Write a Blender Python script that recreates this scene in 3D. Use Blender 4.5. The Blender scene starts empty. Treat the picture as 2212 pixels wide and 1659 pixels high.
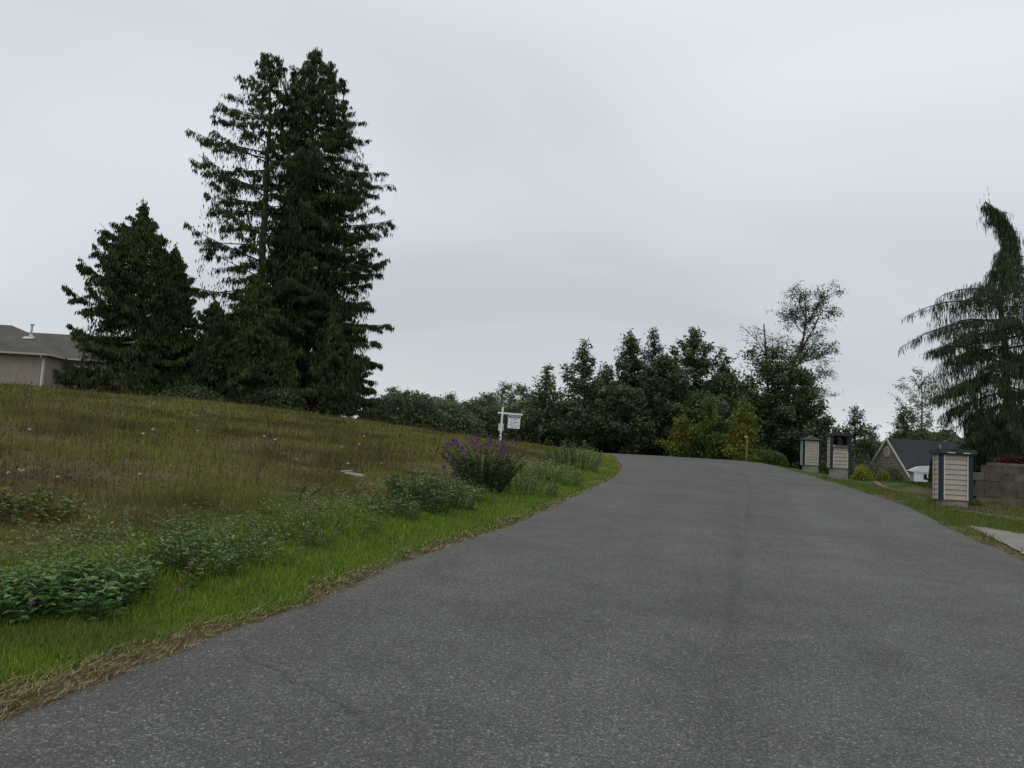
import bpy, math, random
import numpy as np
rng = np.random.default_rng(7)
random.seed(7)
scene = bpy.context.scene
COL = scene.collection
PI = math.pi

# ------------------------------------------------------------------ camera
FOC = 800.0 / 1024.0
PITCH, ROLL = math.radians(5.5), math.radians(3.3)
EYE = 1.5
_f = np.array([0, math.cos(PITCH), math.sin(PITCH)])
_r0 = np.array([1.0, 0, 0]); _u0 = np.array([0, -math.sin(PITCH), math.cos(PITCH)])
_R = _r0*math.cos(ROLL) + _u0*math.sin(ROLL)
_U = _u0*math.cos(ROLL) - _r0*math.sin(ROLL)
cam_d = bpy.data.cameras.new('camera'); cam = bpy.data.objects.new('camera', cam_d); COL.objects.link(cam)
from mathutils import Matrix, Vector
M = Matrix(((_R[0], _U[0], -_f[0], 0), (_R[1], _U[1], -_f[1], 0), (_R[2], _U[2], -_f[2], EYE), (0, 0, 0, 1)))
cam.matrix_world = M
cam_d.sensor_width = 36; cam_d.lens = 36*FOC; cam_d.clip_start = 0.1; cam_d.clip_end = 5000
scene.camera = cam

# ------------------------------------------------------------------ world, sun, exposure
SUN_EL, SUN_AZ = math.radians(55), math.radians(200)
w = bpy.data.worlds.new('World'); scene.world = w; w.use_nodes = True
nt = w.node_tree; nt.nodes.clear()
def N(t, **k):
    n = nt.nodes.new(t)
    for a, b in k.items(): setattr(n, a, b)
    return n
def math_node(op, a, b=None, c=None):
    n = N('ShaderNodeMath', operation=op)
    for i, v in enumerate((a, b, c)):
        if v is None: continue
        if isinstance(v, (int, float)): n.inputs[i].default_value = v
        else: nt.links.new(v, n.inputs[i])
    return n.outputs[0]
out = N('ShaderNodeOutputWorld'); bg = N('ShaderNodeBackground'); bg.inputs[1].default_value = 0.1
sky = N('ShaderNodeTexSky', sky_type='NISHITA'); sky.sun_disc = False
sky.sun_elevation = SUN_EL; sky.sun_rotation = SUN_AZ; sky.dust_density = 3
tc = N('ShaderNodeTexCoord'); sp = N('ShaderNodeSeparateXYZ'); nt.links.new(tc.outputs['Generated'], sp.inputs[0])
zc = math_node('MAXIMUM', sp.outputs[2], 0.0)
den = math_node('ADD', zc, 0.22)
cx = math_node('DIVIDE', sp.outputs[0], den); cy = math_node('DIVIDE', sp.outputs[1], den)
cb = N('ShaderNodeCombineXYZ'); nt.links.new(cx, cb.inputs[0]); nt.links.new(cy, cb.inputs[1])
n1 = N('ShaderNodeTexNoise'); n1.inputs['Scale'].default_value = 0.75; n1.inputs['Detail'].default_value = 3.0
n1.inputs['Roughness'].default_value = 0.45; n1.inputs['Distortion'].default_value = 0.5
mp = N('ShaderNodeMapping'); mp.inputs['Location'].default_value = (3.3, 1.7, 0); mp.inputs['Scale'].default_value = (0.8, 1.25, 1)
nt.links.new(cb.outputs[0], mp.inputs[0]); nt.links.new(mp.outputs[0], n1.inputs[0])
grad = N('ShaderNodeValToRGB'); nt.links.new(zc, grad.inputs[0])
cr = grad.color_ramp; cr.interpolation = 'EASE'
cr.elements[0].position = 0.0; cr.elements[0].color = (.655, .695, .71, 1)
cr.elements[1].position = 1.0; cr.elements[1].color = (1.1, 1.1, 1.08, 1)
for p_, c_ in ((.08, (.63, .675, .705)), (.2, (.63, .678, .72)), (.36, (.685, .738, .79)), (.52, (.745, .79, .825))):
    e = cr.elements.new(p_); e.color = (*c_, 1)
mr = N('ShaderNodeMapRange'); nt.links.new(n1.outputs[0], mr.inputs[0])
mr.inputs['From Min'].default_value = .3; mr.inputs['From Max'].default_value = .7
mr.inputs['To Min'].default_value = 8.9; mr.inputs['To Max'].default_value = 11.5
vm = N('ShaderNodeVectorMath', operation='SCALE'); nt.links.new(grad.outputs[0], vm.inputs[0]); nt.links.new(mr.outputs[0], vm.inputs['Scale'])
mx = N('ShaderNodeMix', data_type='RGBA'); mx.inputs[0].default_value = 0.95
nt.links.new(sky.outputs[0], mx.inputs[6]); nt.links.new(vm.outputs[0], mx.inputs[7])
nt.links.new(mx.outputs[2], bg.inputs[0]); nt.links.new(bg.outputs[0], out.inputs[0])
sd = bpy.data.lights.new('sun', 'SUN'); sd.energy = 0.5; sd.angle = math.radians(40); sd.color = (1, .97, .92)
so = bpy.data.objects.new('sun', sd); COL.objects.link(so)
sdir = Vector((math.sin(SUN_AZ)*math.cos(SUN_EL), math.cos(SUN_AZ)*math.cos(SUN_EL), math.sin(SUN_EL)))
so.rotation_euler = sdir.to_track_quat('Z', 'Y').to_euler(); so.location = (0, 0, 60)
vs = scene.view_settings; vs.view_transform = 'Standard'; vs.look = 'None'; vs.exposure = 0.0; vs.gamma = 1.0; vs.use_curve_mapping = False

# ------------------------------------------------------------------ helpers
def tag(o, label=None, cat=None, group=None, kind=None):
    if label: o['label'] = label
    if cat: o['category'] = cat
    if group: o['group'] = group
    if kind: o['kind'] = kind
    return o
def empty(name, loc, label, cat, group=None, rotz=0):
    o = bpy.data.objects.new(name, None); COL.objects.link(o); o.location = [float(a) for a in loc]; o.rotation_euler = (0, 0, rotz)
    o.empty_display_size = .2
    return tag(o, label, cat, group)
def ray(u, v):
    u = u*1024/2212; v = v*1024/2212
    d = _f + _R*(u-512)/800. - _U*(v-384)/800.
    return d/d[1]
def at(u, v, y):
    return ray(u, v)*y + np.array([0, 0, EYE])
def smooth(x, a, b):
    t = np.clip((x-a)/(b-a), 0, 1); return t*t*(3-2*t)

_h = rng.random((256, 256))
def vnoise(x, y):
    xi = np.floor(x).astype(int); yi = np.floor(y).astype(int); fx = x-xi; fy = y-yi
    fx = fx*fx*(3-2*fx); fy = fy*fy*(3-2*fy)
    a = _h[xi & 255, yi & 255]; b = _h[(xi+1) & 255, yi & 255]; c = _h[xi & 255, (yi+1) & 255]; d = _h[(xi+1) & 255, (yi+1) & 255]
    return (a*(1-fx)+b*fx)*(1-fy)+(c*(1-fx)+d*fx)*fy
def fbm(x, y, o=4):
    x = np.asarray(x, float); y = np.asarray(y, float)
    s = 0; a = .5; t = 0
    for i in range(o):
        s = s+a*vnoise(x*2**i+17.3*i, y*2**i+5.1*i); t += a; a *= .5
    return s/t

class MB:
    """collects vertices, faces and a per-vertex tint, then links one mesh"""
    def __init__(s): s.V = []; s.F = []; s.T = []; s.n = 0
    def add(s, V, F, tint=(1, 1, 1)):
        V = np.asarray(V, float).reshape(-1, 3); F = np.asarray(F, int)
        s.V.append(V); s.F.append(F+s.n); s.n += len(V)
        T = np.asarray(tint, float)
        if T.ndim == 1: T = np.tile(T, (len(V), 1))
        s.T.append(T)
    def quads(s, P, tint):       # P (N,4,3) tint (N,3)
        n = len(P)
        if n == 0: return
        s.add(P.reshape(-1, 3), np.arange(4*n).reshape(n, 4), np.repeat(tint, 4, 0))
    def tris(s, P, tint):
        n = len(P)
        if n == 0: return
        s.add(P.reshape(-1, 3), np.arange(3*n).reshape(n, 3), np.repeat(tint, 3, 0))
    def box(s, c, size, tint=(1, 1, 1), rot=None):
        c = np.array(c, float); h = np.array(size, float)/2
        V = np.array([[x, y, z] for x in (-1, 1) for y in (-1, 1) for z in (-1, 1)], float)*h
        if rot is not None: V = V @ np.array(rot).T
        s.add(V+c, [[0, 1, 3, 2], [4, 6, 7, 5], [0, 4, 5, 1], [2, 3, 7, 6], [0, 2, 6, 4], [1, 5, 7, 3]], tint)
    def tube(s, P, r, sides=5, tint=(1, 1, 1)):
        P = np.asarray(P, float); n = len(P); r = np.broadcast_to(np.asarray(r, float), (n,))
        T = np.gradient(P, axis=0); T /= np.linalg.norm(T, axis=1)[:, None]+1e-9
        ref = np.where(np.abs(T[:, 2:3]) > .9, [[1., 0, 0]], [[0, 0, 1.]])
        A = np.cross(T, ref); A /= np.linalg.norm(A, axis=1)[:, None]+1e-9; Bv = np.cross(T, A)
        a = np.arange(sides)*2*PI/sides
        V = P[:, None]+r[:, None, None]*(np.cos(a)[None, :, None]*A[:, None]+np.sin(a)[None, :, None]*Bv[:, None])
        i = np.arange(n-1)[:, None]*sides; j = np.arange(sides)[None]; k = (j+1) % sides
        F = np.stack([i+j, i+k, i+sides+k, i+sides+j], -1).reshape(-1, 4)
        s.add(V.reshape(-1, 3), F, tint)
    def build(s, name, mat, parent=None, smooth_=False, loc=None):
        V = np.concatenate(s.V); T = np.concatenate(s.T)
        if parent is not None and loc is None:
            pm = parent.matrix_basis; 
            if parent.parent: pm = parent.parent.matrix_basis @ pm
            if s.world:
                inv = np.array(pm.inverted()); V = V @ inv[:3, :3].T+inv[:3, 3]
        me = bpy.data.meshes.new(name)
        me.vertices.add(len(V)); me.vertices.foreach_set('co', V.astype(np.float32).ravel())
        tot = np.concatenate([np.full(len(f), f.shape[1]) for f in s.F]); idx = np.concatenate([f.ravel() for f in s.F])
        me.loops.add(len(idx)); me.loops.foreach_set('vertex_index', idx.astype(np.int32))
        me.polygons.add(len(tot)); st = np.concatenate([[0], np.cumsum(tot)[:-1]])
        me.polygons.foreach_set('loop_start', st.astype(np.int32)); me.polygons.foreach_set('loop_total', tot.astype(np.int32))
        me.polygons.foreach_set('use_smooth', np.full(len(tot), bool(smooth_)))
        at_ = me.color_attributes.new('tint', 'FLOAT_COLOR', 'POINT')
        at_.data.foreach_set('color', np.concatenate([T, np.ones((len(T), 1))], 1).astype(np.float32).ravel())
        me.update(calc_edges=True); me.validate()
        me.materials.append(mat)
        o = bpy.data.objects.new(name, me); COL.objects.link(o)
        if parent: o.parent = parent
        return o
    world = True     # vertices given in world space, converted to the parent's
def local():
    m = MB(); m.world = False; return m

# ------------------------------------------------------------------ materials
def material(name, base=(.5, .5, .5), rough=.7, tint=False, noise=None, bump=None, spec=.3, translucent=0, extra=None):
    m = bpy.data.materials.new(name); m.use_nodes = True; t = m.node_tree
    b = t.nodes['Principled BSDF']; b.inputs['Roughness'].default_value = rough; b.inputs['Specular IOR Level'].default_value = spec
    tcn = t.nodes.new('ShaderNodeTexCoord'); L = t.links.new
    c = t.nodes.new('ShaderNodeRGB'); c.outputs[0].default_value = (*base, 1); col = c.outputs[0]
    def mul(a, bb):
        x = t.nodes.new('ShaderNodeMix'); x.data_type = 'RGBA'; x.blend_type = 'MULTIPLY'; x.inputs[0].default_value = 1
        L(a, x.inputs[6]); L(bb, x.inputs[7]); return x.outputs[2]
    if tint:
        a = t.nodes.new('ShaderNodeAttribute'); a.attribute_name = 'tint'; col = mul(col, a.outputs['Color'])
    if noise:
        for sc, lo, hi in noise:
            n = t.nodes.new('ShaderNodeTexNoise'); n.inputs['Scale'].default_value = sc; n.inputs['Detail'].default_value = 5; L(tcn.outputs['Object'], n.inputs[0])
            r = t.nodes.new('ShaderNodeMapRange'); r.inputs['From Min'].default_value = .3; r.inputs['From Max'].default_value = .7
            r.inputs['To Min'].default_value = lo; r.inputs['To Max'].default_value = hi; L(n.outputs[0], r.inputs[0])
            cc = t.nodes.new('ShaderNodeCombineColor'); [L(r.outputs[0], cc.inputs[i]) for i in range(3)]
            col = mul(col, cc.outputs[0])
    if extra: col = extra(t, tcn, col, b) or col
    L(col, b.inputs['Base Color'])
    if bump:
        sc, st, dist = bump
        n = t.nodes.new('ShaderNodeTexNoise'); n.inputs['Scale'].default_value = sc; n.inputs['Detail'].default_value = 6; L(tcn.outputs['Object'], n.inputs[0])
        bp = t.nodes.new('ShaderNodeBump'); bp.inputs['Strength'].default_value = st; bp.inputs['Distance'].default_value = dist
        L(n.outputs[0], bp.inputs['Height']); L(bp.outputs[0], b.inputs['Normal'])
    if translucent:
        tr = t.nodes.new('ShaderNodeBsdfTranslucent'); L(col, tr.inputs[0]); ms = t.nodes.new('ShaderNodeMixShader'); ms.inputs[0].default_value = translucent
        L(b.outputs[0], ms.inputs[1]); L(tr.outputs[0], ms.inputs[2]); L(ms.outputs[0], t.nodes['Material Output'].inputs[0])
    return m

def asphalt_extra(t, tcn, col, b):
    L = t.links.new
    def voro(scale, seed):
        mpn = t.nodes.new('ShaderNodeMapping'); mpn.inputs['Location'].default_value = (seed, seed*.7, 0); L(tcn.outputs['Object'], mpn.inputs[0])
        v = t.nodes.new('ShaderNodeTexVoronoi'); v.inputs['Scale'].default_value = scale; L(mpn.outputs[0], v.inputs['Vector']); return v
    v1 = voro(120, 0); v2 = voro(62, 5.3)
    # per-stone value
    sep = t.nodes.new('ShaderNodeSeparateColor'); L(v1.outputs['Color'], sep.inputs[0])
    r = t.nodes.new('ShaderNodeValToRGB'); L(sep.outputs[0], r.inputs[0]); e = r.color_ramp
    e.elements[0].color = (.55, .55, .56, 1); e.elements[1].color = (3.1, 3.0, 2.8, 1)
    for p_, c_ in ((.45, (.75, .76, .78)), (.80, (1.12, 1.1, 1.08)), (.93, (1.45, 1.42, 1.36)), (.975, (2.0, 1.96, 1.85))):
        x = e.elements.new(p_); x.color = (*c_, 1)
    sep2 = t.nodes.new('ShaderNodeSeparateColor'); L(v2.outputs['Color'], sep2.inputs[0])
    r2 = t.nodes.new('ShaderNodeValToRGB'); L(sep2.outputs[1], r2.inputs[0]); e = r2.color_ramp
    e.elements[0].color = (.84, .84, .86, 1); e.elements[1].color = (1.25, 1.2, 1.17, 1); x = e.elements.new(.6); x.color = (1, 1, 1, 1)
    def mul(a, bb):
        x = t.nodes.new('ShaderNodeMix'); x.data_type = 'RGBA'; x.blend_type = 'MULTIPLY'; x.inputs[0].default_value = 1
        L(a, x.inputs[6]); L(bb, x.inputs[7]); return x.outputs[2]
    bp = t.nodes.new('ShaderNodeBump'); bp.inputs['Strength'].default_value = .5; bp.inputs['Distance'].default_value = .004
    L(v1.outputs['Distance'], bp.inputs['Height']); L(bp.outputs[0], b.inputs['Normal'])
    nz = t.nodes.new('ShaderNodeTexNoise'); nz.inputs['Scale'].default_value = 1.3; nz.inputs['Detail'].default_value = 5; L(tcn.outputs['Object'], nz.inputs[0])
    vmx = t.nodes.new('ShaderNodeVectorMath'); vmx.operation = 'MULTIPLY_ADD'; L(nz.outputs['Color'], vmx.inputs[0]); vmx.inputs[1].default_value = (.9, .9, 0); L(tcn.outputs['Object'], vmx.inputs[2])
    ve = t.nodes.new('ShaderNodeTexVoronoi'); ve.feature = 'DISTANCE_TO_EDGE'; ve.inputs['Scale'].default_value = .22; L(vmx.outputs[0], ve.inputs['Vector'])
    rk = t.nodes.new('ShaderNodeMapRange'); rk.inputs['From Min'].default_value = .001; rk.inputs['From Max'].default_value = .0035; rk.inputs['To Min'].default_value = .66; rk.inputs['To Max'].default_value = 1; L(ve.outputs['Distance'], rk.inputs[0])
    nm = t.nodes.new('ShaderNodeTexNoise'); nm.inputs['Scale'].default_value = .45; L(tcn.outputs['Object'], nm.inputs[0])
    rm = t.nodes.new('ShaderNodeMapRange'); rm.inputs['From Min'].default_value = .48; rm.inputs['From Max'].default_value = .56; L(nm.outputs[0], rm.inputs[0])
    fx = t.nodes.new('ShaderNodeMix'); fx.data_type = 'RGBA'; L(rm.outputs[0], fx.inputs[0]); L(rk.outputs[0], fx.inputs[6]); fx.inputs[7].default_value = (1, 1, 1, 1)
    return mul(mul(mul(col, r.outputs[0]), r2.outputs[0]), fx.outputs[2])

MAT = {}
MAT['asphalt'] = material('asphalt', (.088, .092, .089), .85, tint=True, noise=[(.35, .86, 1.12), (2.2, .88, 1.1)], spec=.25, extra=asphalt_extra)
MAT['ground'] = material('ground', (1, 1, 1), .95, tint=True, noise=[(1.2, .7, 1.25), (9, .6, 1.35), (60, .55, 1.4)], bump=(25, .8, .04), spec=.1)
MAT['grass'] = material('grass_blades', (1, 1, 1), .6, tint=True, translucent=.3, spec=.25)
MAT['straw'] = material('dry_straw', (1, 1, 1), .8, tint=True, spec=.15)
MAT['leaf'] = material('leaves', (1, 1, 1), .45, tint=True, translucent=.25, spec=.32)
MAT['needle'] = material('conifer_sprays', (1, 1, 1), .65, tint=True, translucent=.08, spec=.18)
MAT['bark'] = material('bark', (.065, .052, .042), .9, tint=True, noise=[(8, .6, 1.4)], bump=(14, .6, .03))
MAT['siding'] = material('tan_siding', (.38, .34, .285), .75, noise=[(3, .9, 1.1), (40, .93, 1.07)], bump=(60, .15, .003))
MAT['house_siding'] = material('taupe_siding', (.275, .24, .185), .8, noise=[(1.5, .88, 1.1), (20, .93, 1.07)])
MAT['gable_siding'] = material('brown_grey_siding', (.30, .265, .215), .8, noise=[(1.5, .88, 1.1), (20, .93, 1.07)])
MAT['navy'] = material('dark_blue_grey_boards', (.018, .027, .038), .55, noise=[(7, .8, 1.25)])
MAT['white_trim'] = material('cream_trim', (.58, .57, .47), .6, noise=[(9, .9, 1.05)])
MAT['house_trim'] = material('pale_gutter_paint', (.36, .36, .32), .55, noise=[(5, .9, 1.06)])
MAT['shingle_brown'] = material('weathered_brown_shingles', (.085, .078, .068), .95, noise=[(.7, .75, 1.2), (9, .75, 1.25), (35, .7, 1.3)], bump=(30, .5, .02))
MAT['shingle_dark'] = material('charcoal_shingles', (.028, .031, .037), .92, noise=[(1, .85, 1.15), (14, .8, 1.2)], bump=(30, .5, .02))
MAT['cap'] = material('mossy_dark_cap', (.032, .038, .040), .8, noise=[(6, .6, 1.5), (30, .7, 1.4)], bump=(25, .5, .01))
MAT['concrete'] = material('concrete', (.23, .22, .195), .9, noise=[(3, .75, 1.2), (30, .85, 1.12)], bump=(50, .4, .004))
MAT['gravel'] = material('pale_driveway', (.185, .185, .16), .95, noise=[(1.5, .85, 1.1), (50, .88, 1.12)], bump=(60, .4, .004))
MAT['dirt'] = material('pale_dirt', (.13, .11, .08), .95, noise=[(2, .7, 1.2), (30, .7, 1.3)], bump=(40, .8, .01))
MAT['block'] = material('retaining_block', (.095, .080, .064), .95, tint=True, noise=[(3, .65, 1.35), (30, .75, 1.25)], bump=(22, .6, .015))
MAT['sign_white'] = material('sign_white', (.72, .75, .76), .5, noise=[(6, .93, 1.03)])
MAT['sign_cream'] = material('pale_box', (.55, .60, .50), .5)
MAT['ink_navy'] = material('navy_ink', (.018, .026, .085), .5)
MAT['ink_grey'] = material('grey_ink', (.23, .25, .28), .6)
MAT['metal'] = material('galvanised_metal', (.45, .48, .47), .4, noise=[(6, .8, 1.1)])
MAT['black'] = material('black_plastic', (.012, .012, .013), .4)
MAT['red'] = material('red_flag', (.32, .02, .025), .5)
MAT['white_paint'] = material('white_gelcoat', (.62, .66, .70), .3, noise=[(3, .95, 1.03)])
MAT['glass'] = material('window_glass', (.015, .018, .03), .08, spec=.6)
MAT['petal'] = material('petals', (1, 1, 1), .7, tint=True, translucent=.2)

# ------------------------------------------------------------------ terrain functions
_ys = np.arange(-200, 400, .05)
_sl = np.clip(.05-.005*(_ys-42), -.04, .05); _sl = np.where(_ys > 110, 0, _sl)
_zz = np.cumsum(_sl)*.05; _zz -= np.interp(0, _ys, _zz)
def hz(y): return np.interp(y, _ys, _zz)
LE = np.array([(-60, -19.2), (-20, -8.7), (0, -3.25), (3.8, -2.2), (4.4, -2.05), (5.3, -1.8), (6.2, -1.51), (7.8, -1.12), (9.9, -.53), (11.7, .09), (17.1, 1.44), (21.1, 2.44), (25.1, 3.4), (31.7, 4.49), (41.4, 5.56), (46, 5.85), (52, 5.5), (60, 3.6), (70, -1.5), (80, -9), (110, -45), (300, -300)])
RE = np.array([(-60, -12), (-20, -1.3), (0, 4.2), (4, 5.35), (11.1, 7.17), (12.5, 7.56), (14.4, 8.1), (17.7, 9.15), (19.8, 9.82), (24, 10.69), (28.4, 11.54), (34, 12.55), (41.3, 13.7), (47, 14.2), (54, 14.2), (62, 12.6), (72, 8), (82, 1), (115, -37), (300, -290)])
def xl(y): y = np.asarray(y, float); return np.interp(y, LE[:, 0], LE[:, 1])-.10+.07*smooth(y, 8, 16)+.10*(fbm(y*1.1, y*0+3)-.5)+.10*(fbm(y*5, y*0+8)-.5)
def xr(y): y = np.asarray(y, float); return np.interp(y, RE[:, 0], RE[:, 1])+.22*(fbm(y*.9, y*0+30)-.5)+.12*(fbm(y*5, y*0+28)-.5)
def wall_y(x): return 21.8+(x-12.5)*.06
def terr(x, y):
    x = np.asarray(x, float); y = np.asarray(y, float)
    dl = (xl(y)-x)*.967; dr = (x-xr(y))*.967
    z = hz(y)
    d = np.clip(dl, 0, None)
    B = 2.0*(1-np.exp(-d/14))
    B = B-.45*np.exp(-((d-9)/7)**2)*smooth(y, 32, 44)
    far = 1-.6*smooth(np.hypot(x, y), 90, 200)
    z = z+B*far
    z = z+np.where(dl > 0, .05*(fbm(x*.8, y*.8)-.5)*2*smooth(dl, .3, 2), 0)+np.where(dl > 4, .28*(fbm(x*.16+9, y*.16)-.5)*smooth(dl, 4, 10), 0)
    # lip of soil at the edges, bed under the asphalt
    z = z+np.where(dl > -.12, smooth(dl, -.05, .06)*.045, 0)+np.where(dr > -.12, smooth(dr, -.05, .06)*.045, 0)-.045
    # right side
    rr = smooth(dr, 0, .5)
    z = z+rr*.04*(fbm(x*.9+3, y*.9)-.5)
    # shallow swale beyond the shoulder and the lawn's rise
    z = z-.16*np.exp(-((dr-2.4)/.9)**2)*smooth(y, 22, 25)
    # drop towards the house on the right
    z = z-4.2*smooth(y, 31, 52)*smooth(x, 14.5, 17.5)
    # raised planting bed behind the retaining wall
    bed = smooth(y-wall_y(x), .12, .5)*smooth(x-(12.9+.62*(y-22)), -.2, 1.6)*(1-smooth(y, 31, 38))
    z = z+1.12*bed*smooth(x, 12.45, 12.75)
    return z
def gz(x, y): return float(terr(np.array([x]), np.array([y]))[0])
def hit(u, v, ymin=3.0, ymax=60):
    d = ray(u, v); t = np.arange(ymin, ymax, .02)
    x = d[0]*t; z = EYE+d[2]*t; below = z <= terr(x, t)
    k = int(np.argmax(below)) if below.any() else len(t)-1
    return np.array([x[k], t[k], gz(x[k], t[k])])

# ------------------------------------------------------------------ ground sheet
def axis(lo, hi, fine_lo, fine_hi, step, grow):
    a = list(np.arange(fine_lo, fine_hi, step)); s = step; x = fine_hi
    while x < hi: a.append(x); s = min(s*grow, 150); x += s
    a.append(hi); s = step; x = fine_lo-step; b = []
    while x > lo: b.append(x); s = min(s*grow, 150); x -= s
    b.append(lo); return np.array(b[::-1]+a)
gx = axis(-2500, 2500, -14, 18, .14, 1.035); gy = axis(-600, 3000, 2.5, 27, .14, 1.03)
X, Y = np.meshgrid(gx, gy, indexing='ij'); Z = terr(X, Y)
def zone_colour(x, y):
    dl = (xl(y)-x)*.967; dr = (x-xr(y))*.967
    e = .35*(fbm(x*1.7, y*1.7)-.5)
    brown = np.array([.105, .075, .045]); green = np.array([.040, .066, .012]); soil = np.array([.105, .080, .050]); field = np.array([.072, .062, .024]); lawn = np.array([.035, .062, .012])
    p = smooth(fbm(x*.35+4, y*.35+2), .42, .62)[..., None]
    c = brown*(1-p)+field*p
    v = (1-smooth(dl+e, .95, 1.5))[..., None]; c = c*(1-v)+green*v
    kk = (1-.75*smooth(y, 8, 18)); s = (1-smooth(dl+e*kk*.7, .0*kk-.02, .12*kk))[..., None]; c = c*(1-s)+soil*s
    # right side
    dryc = np.array([.10, .086, .045]); q = smooth(fbm(x*.6+40, y*.6), .35, .6)[..., None]
    cr_ = dryc*(1-q)+green*1.2*q
    lw = (smooth(dr, 3.0, 3.8)*smooth(y, 25.5, 28))[..., None]; cr_ = cr_*(1-lw)+lawn*lw
    bed = (smooth(y-wall_y(x), .05, .3)*smooth(x-(12.9+.62*(y-22)), -1.6, -.6)*(1-smooth(y, 33, 36)))[..., None]
    cr_ = cr_*(1-bed)+np.array([.045, .03, .022])*bed
    isr = (dr > -.3)[..., None]
    return np.where(isr, cr_, c)
gb = MB(); nx, ny = X.shape
V = np.stack([X, Y, Z], -1).reshape(-1, 3)
i = np.arange(nx-1)[:, None]*ny; j = np.arange(ny-1)[None]
F = np.stack([i+j, i+ny+j, i+ny+j+1, i+j+1], -1).reshape(-1, 4)
gb.add(V, F, zone_colour(X, Y).reshape(-1, 3))
tag(gb.build('ground', MAT['ground'], smooth_=True), kind='structure')

# ------------------------------------------------------------------ road
ry = np.concatenate([np.arange(-20, 2.5, .5), np.arange(2.5, 30, .07), np.arange(30, 60, .2), np.arange(60, 110, .8)])
rt = np.linspace(0, 1, 90)
YY = np.repeat(ry[:, None], len(rt), 1)
x0 = xl(ry); x1 = xr(ry)
XX = x0[:, None]*(1-rt)+x1[:, None]*rt
ZZ = hz(YY)+.02*(1-(2*rt-1)**2)[None]+.012*(fbm(XX*.5, YY*.3)-.5)-.006
ZZ[:, 0] -= .05; ZZ[:, -1] -= .05
# worn wheel tracks, a darker ravelled seam and dusty edges
off = XX-(x0+x1)[:, None]/2
tr = np.exp(-((np.abs(off-1.9)-.8)/.35)**2)*.08+np.exp(-((np.abs(off+1.9)-.8)/.35)**2)*.08
tn = 1+tr
sp_ = np.array([hit(u_, v_) for u_, v_ in ((1535, 1650), (1575, 1400), (1600, 1200), (1622, 1090), (1612, 1030))])
seam2 = np.exp(-((XX-np.interp(YY, sp_[:, 1], sp_[:, 0])+.10*(fbm(YY*1.5, YY*0+5)-.5))/.05)**2)*(.35+.65*smooth(fbm(XX*.3, YY*.45+21), .35, .6)); tn = tn*(1-.24*seam2)
seam = np.exp(-((off+.35+.15*(fbm(YY*.8, YY*0)-.5))/.09)**2)*smooth(fbm(XX*2.5, YY*.8+11), .42, .62)
tn = tn*(1-.14*seam)
blot = smooth(fbm(XX*1.1+50, YY*.55), .56, .72); tn = tn*(1-.07*blot)
pale = smooth(fbm(XX*.5+90, YY*.3+4), .5, .75); tn = tn*(1+.10*pale)
T = tn[..., None]*np.array([1, 1, 1])
dust = (np.exp(-(XX-x0[:, None])/.18)+.8*np.exp(-(x1[:, None]-XX)/.3))[..., None]
T = T*(1-.35*dust)+np.array([1.55, 1.4, 1.12])*.35*dust
rb = MB(); V = np.stack([XX, YY, ZZ], -1).reshape(-1, 3); a_, b_ = XX.shape
i = np.arange(a_-1)[:, None]*b_; j = np.arange(b_-1)[None]
F = np.stack([i+j, i+j+1, i+b_+j+1, i+b_+j], -1).reshape(-1, 4)
rb.add(V, F, T.reshape(-1, 3)); tag(rb.build('road', MAT['asphalt'], smooth_=True), kind='structure')

# pale driveway apron and garden path on the right: sheets laid a little above the ground
def sheet(name, pts_a, pts_b, mat, n=60, m=12, lift=.02):
    pa = np.array([np.interp(np.linspace(0, 1, n), np.linspace(0, 1, len(pts_a)), np.array(pts_a)[:, k]) for k in (0, 1)]).T
    pb = np.array([np.interp(np.linspace(0, 1, n), np.linspace(0, 1, len(pts_b)), np.array(pts_b)[:, k]) for k in (0, 1)]).T
    jit = .18*(fbm(np.arange(n)*.35, np.zeros(n)+2)-.5)+.1*(fbm(np.arange(n)*1.3, np.zeros(n)+9)-.5); pa[:, 1] += jit; pb[:, 1] -= jit*1.3
    t = np.linspace(0, 1, m)[None, :, None]; P = pa[:, None]*(1-t)+pb[:, None]*t
    Zs = terr(P[..., 0], P[..., 1])+lift
    b = MB(); i = np.arange(n-1)[:, None]*m; j = np.arange(m-1)[None]
    b.add(np.concatenate([P, Zs[..., None]], -1).reshape(-1, 3), np.stack([i+j, i+m+j, i+m+j+1, i+j+1], -1).reshape(-1, 4))
    return tag(b.build(name, mat, smooth_=True), kind='structure')
def hxy(u, v): return tuple(hit(u, v)[:2])
q0 = hxy(2082, 1136); qa = hxy(2143, 1143); qb = hxy(2212, 1155); pa_ = hxy(2130, 1158); pb_ = hxy(2210, 1199)
def ext(a, b, k): return (b[0]+(b[0]-a[0])*k, b[1]+(b[1]-a[1])*k)
sheet('driveway', [q0, qa, qb, ext(qa, qb, 4)], [q0, pa_, pb_, ext(pa_, pb_, 1.2)], MAT['gravel'])
r0 = hxy(2112, 1108); r1 = hxy(2212, 1122); s0 = hxy(2112, 1112); s1 = hxy(2212, 1131)
sheet('path', [hxy(2060, 1102), r0, r1, ext(r0, r1, 3)], [hxy(2060, 1104), s0, s1, ext(s0, s1, 3)], MAT['dirt'], lift=.03)
t0 = hxy(1905, 1047); t1 = hxy(2000, 1078)
sheet('footpath', [hxy(1840, 1030), t0, t1], [hxy(1842, 1034), hxy(1905, 1054), hxy(2000, 1086)], MAT['dirt'], lift=.025)

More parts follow.
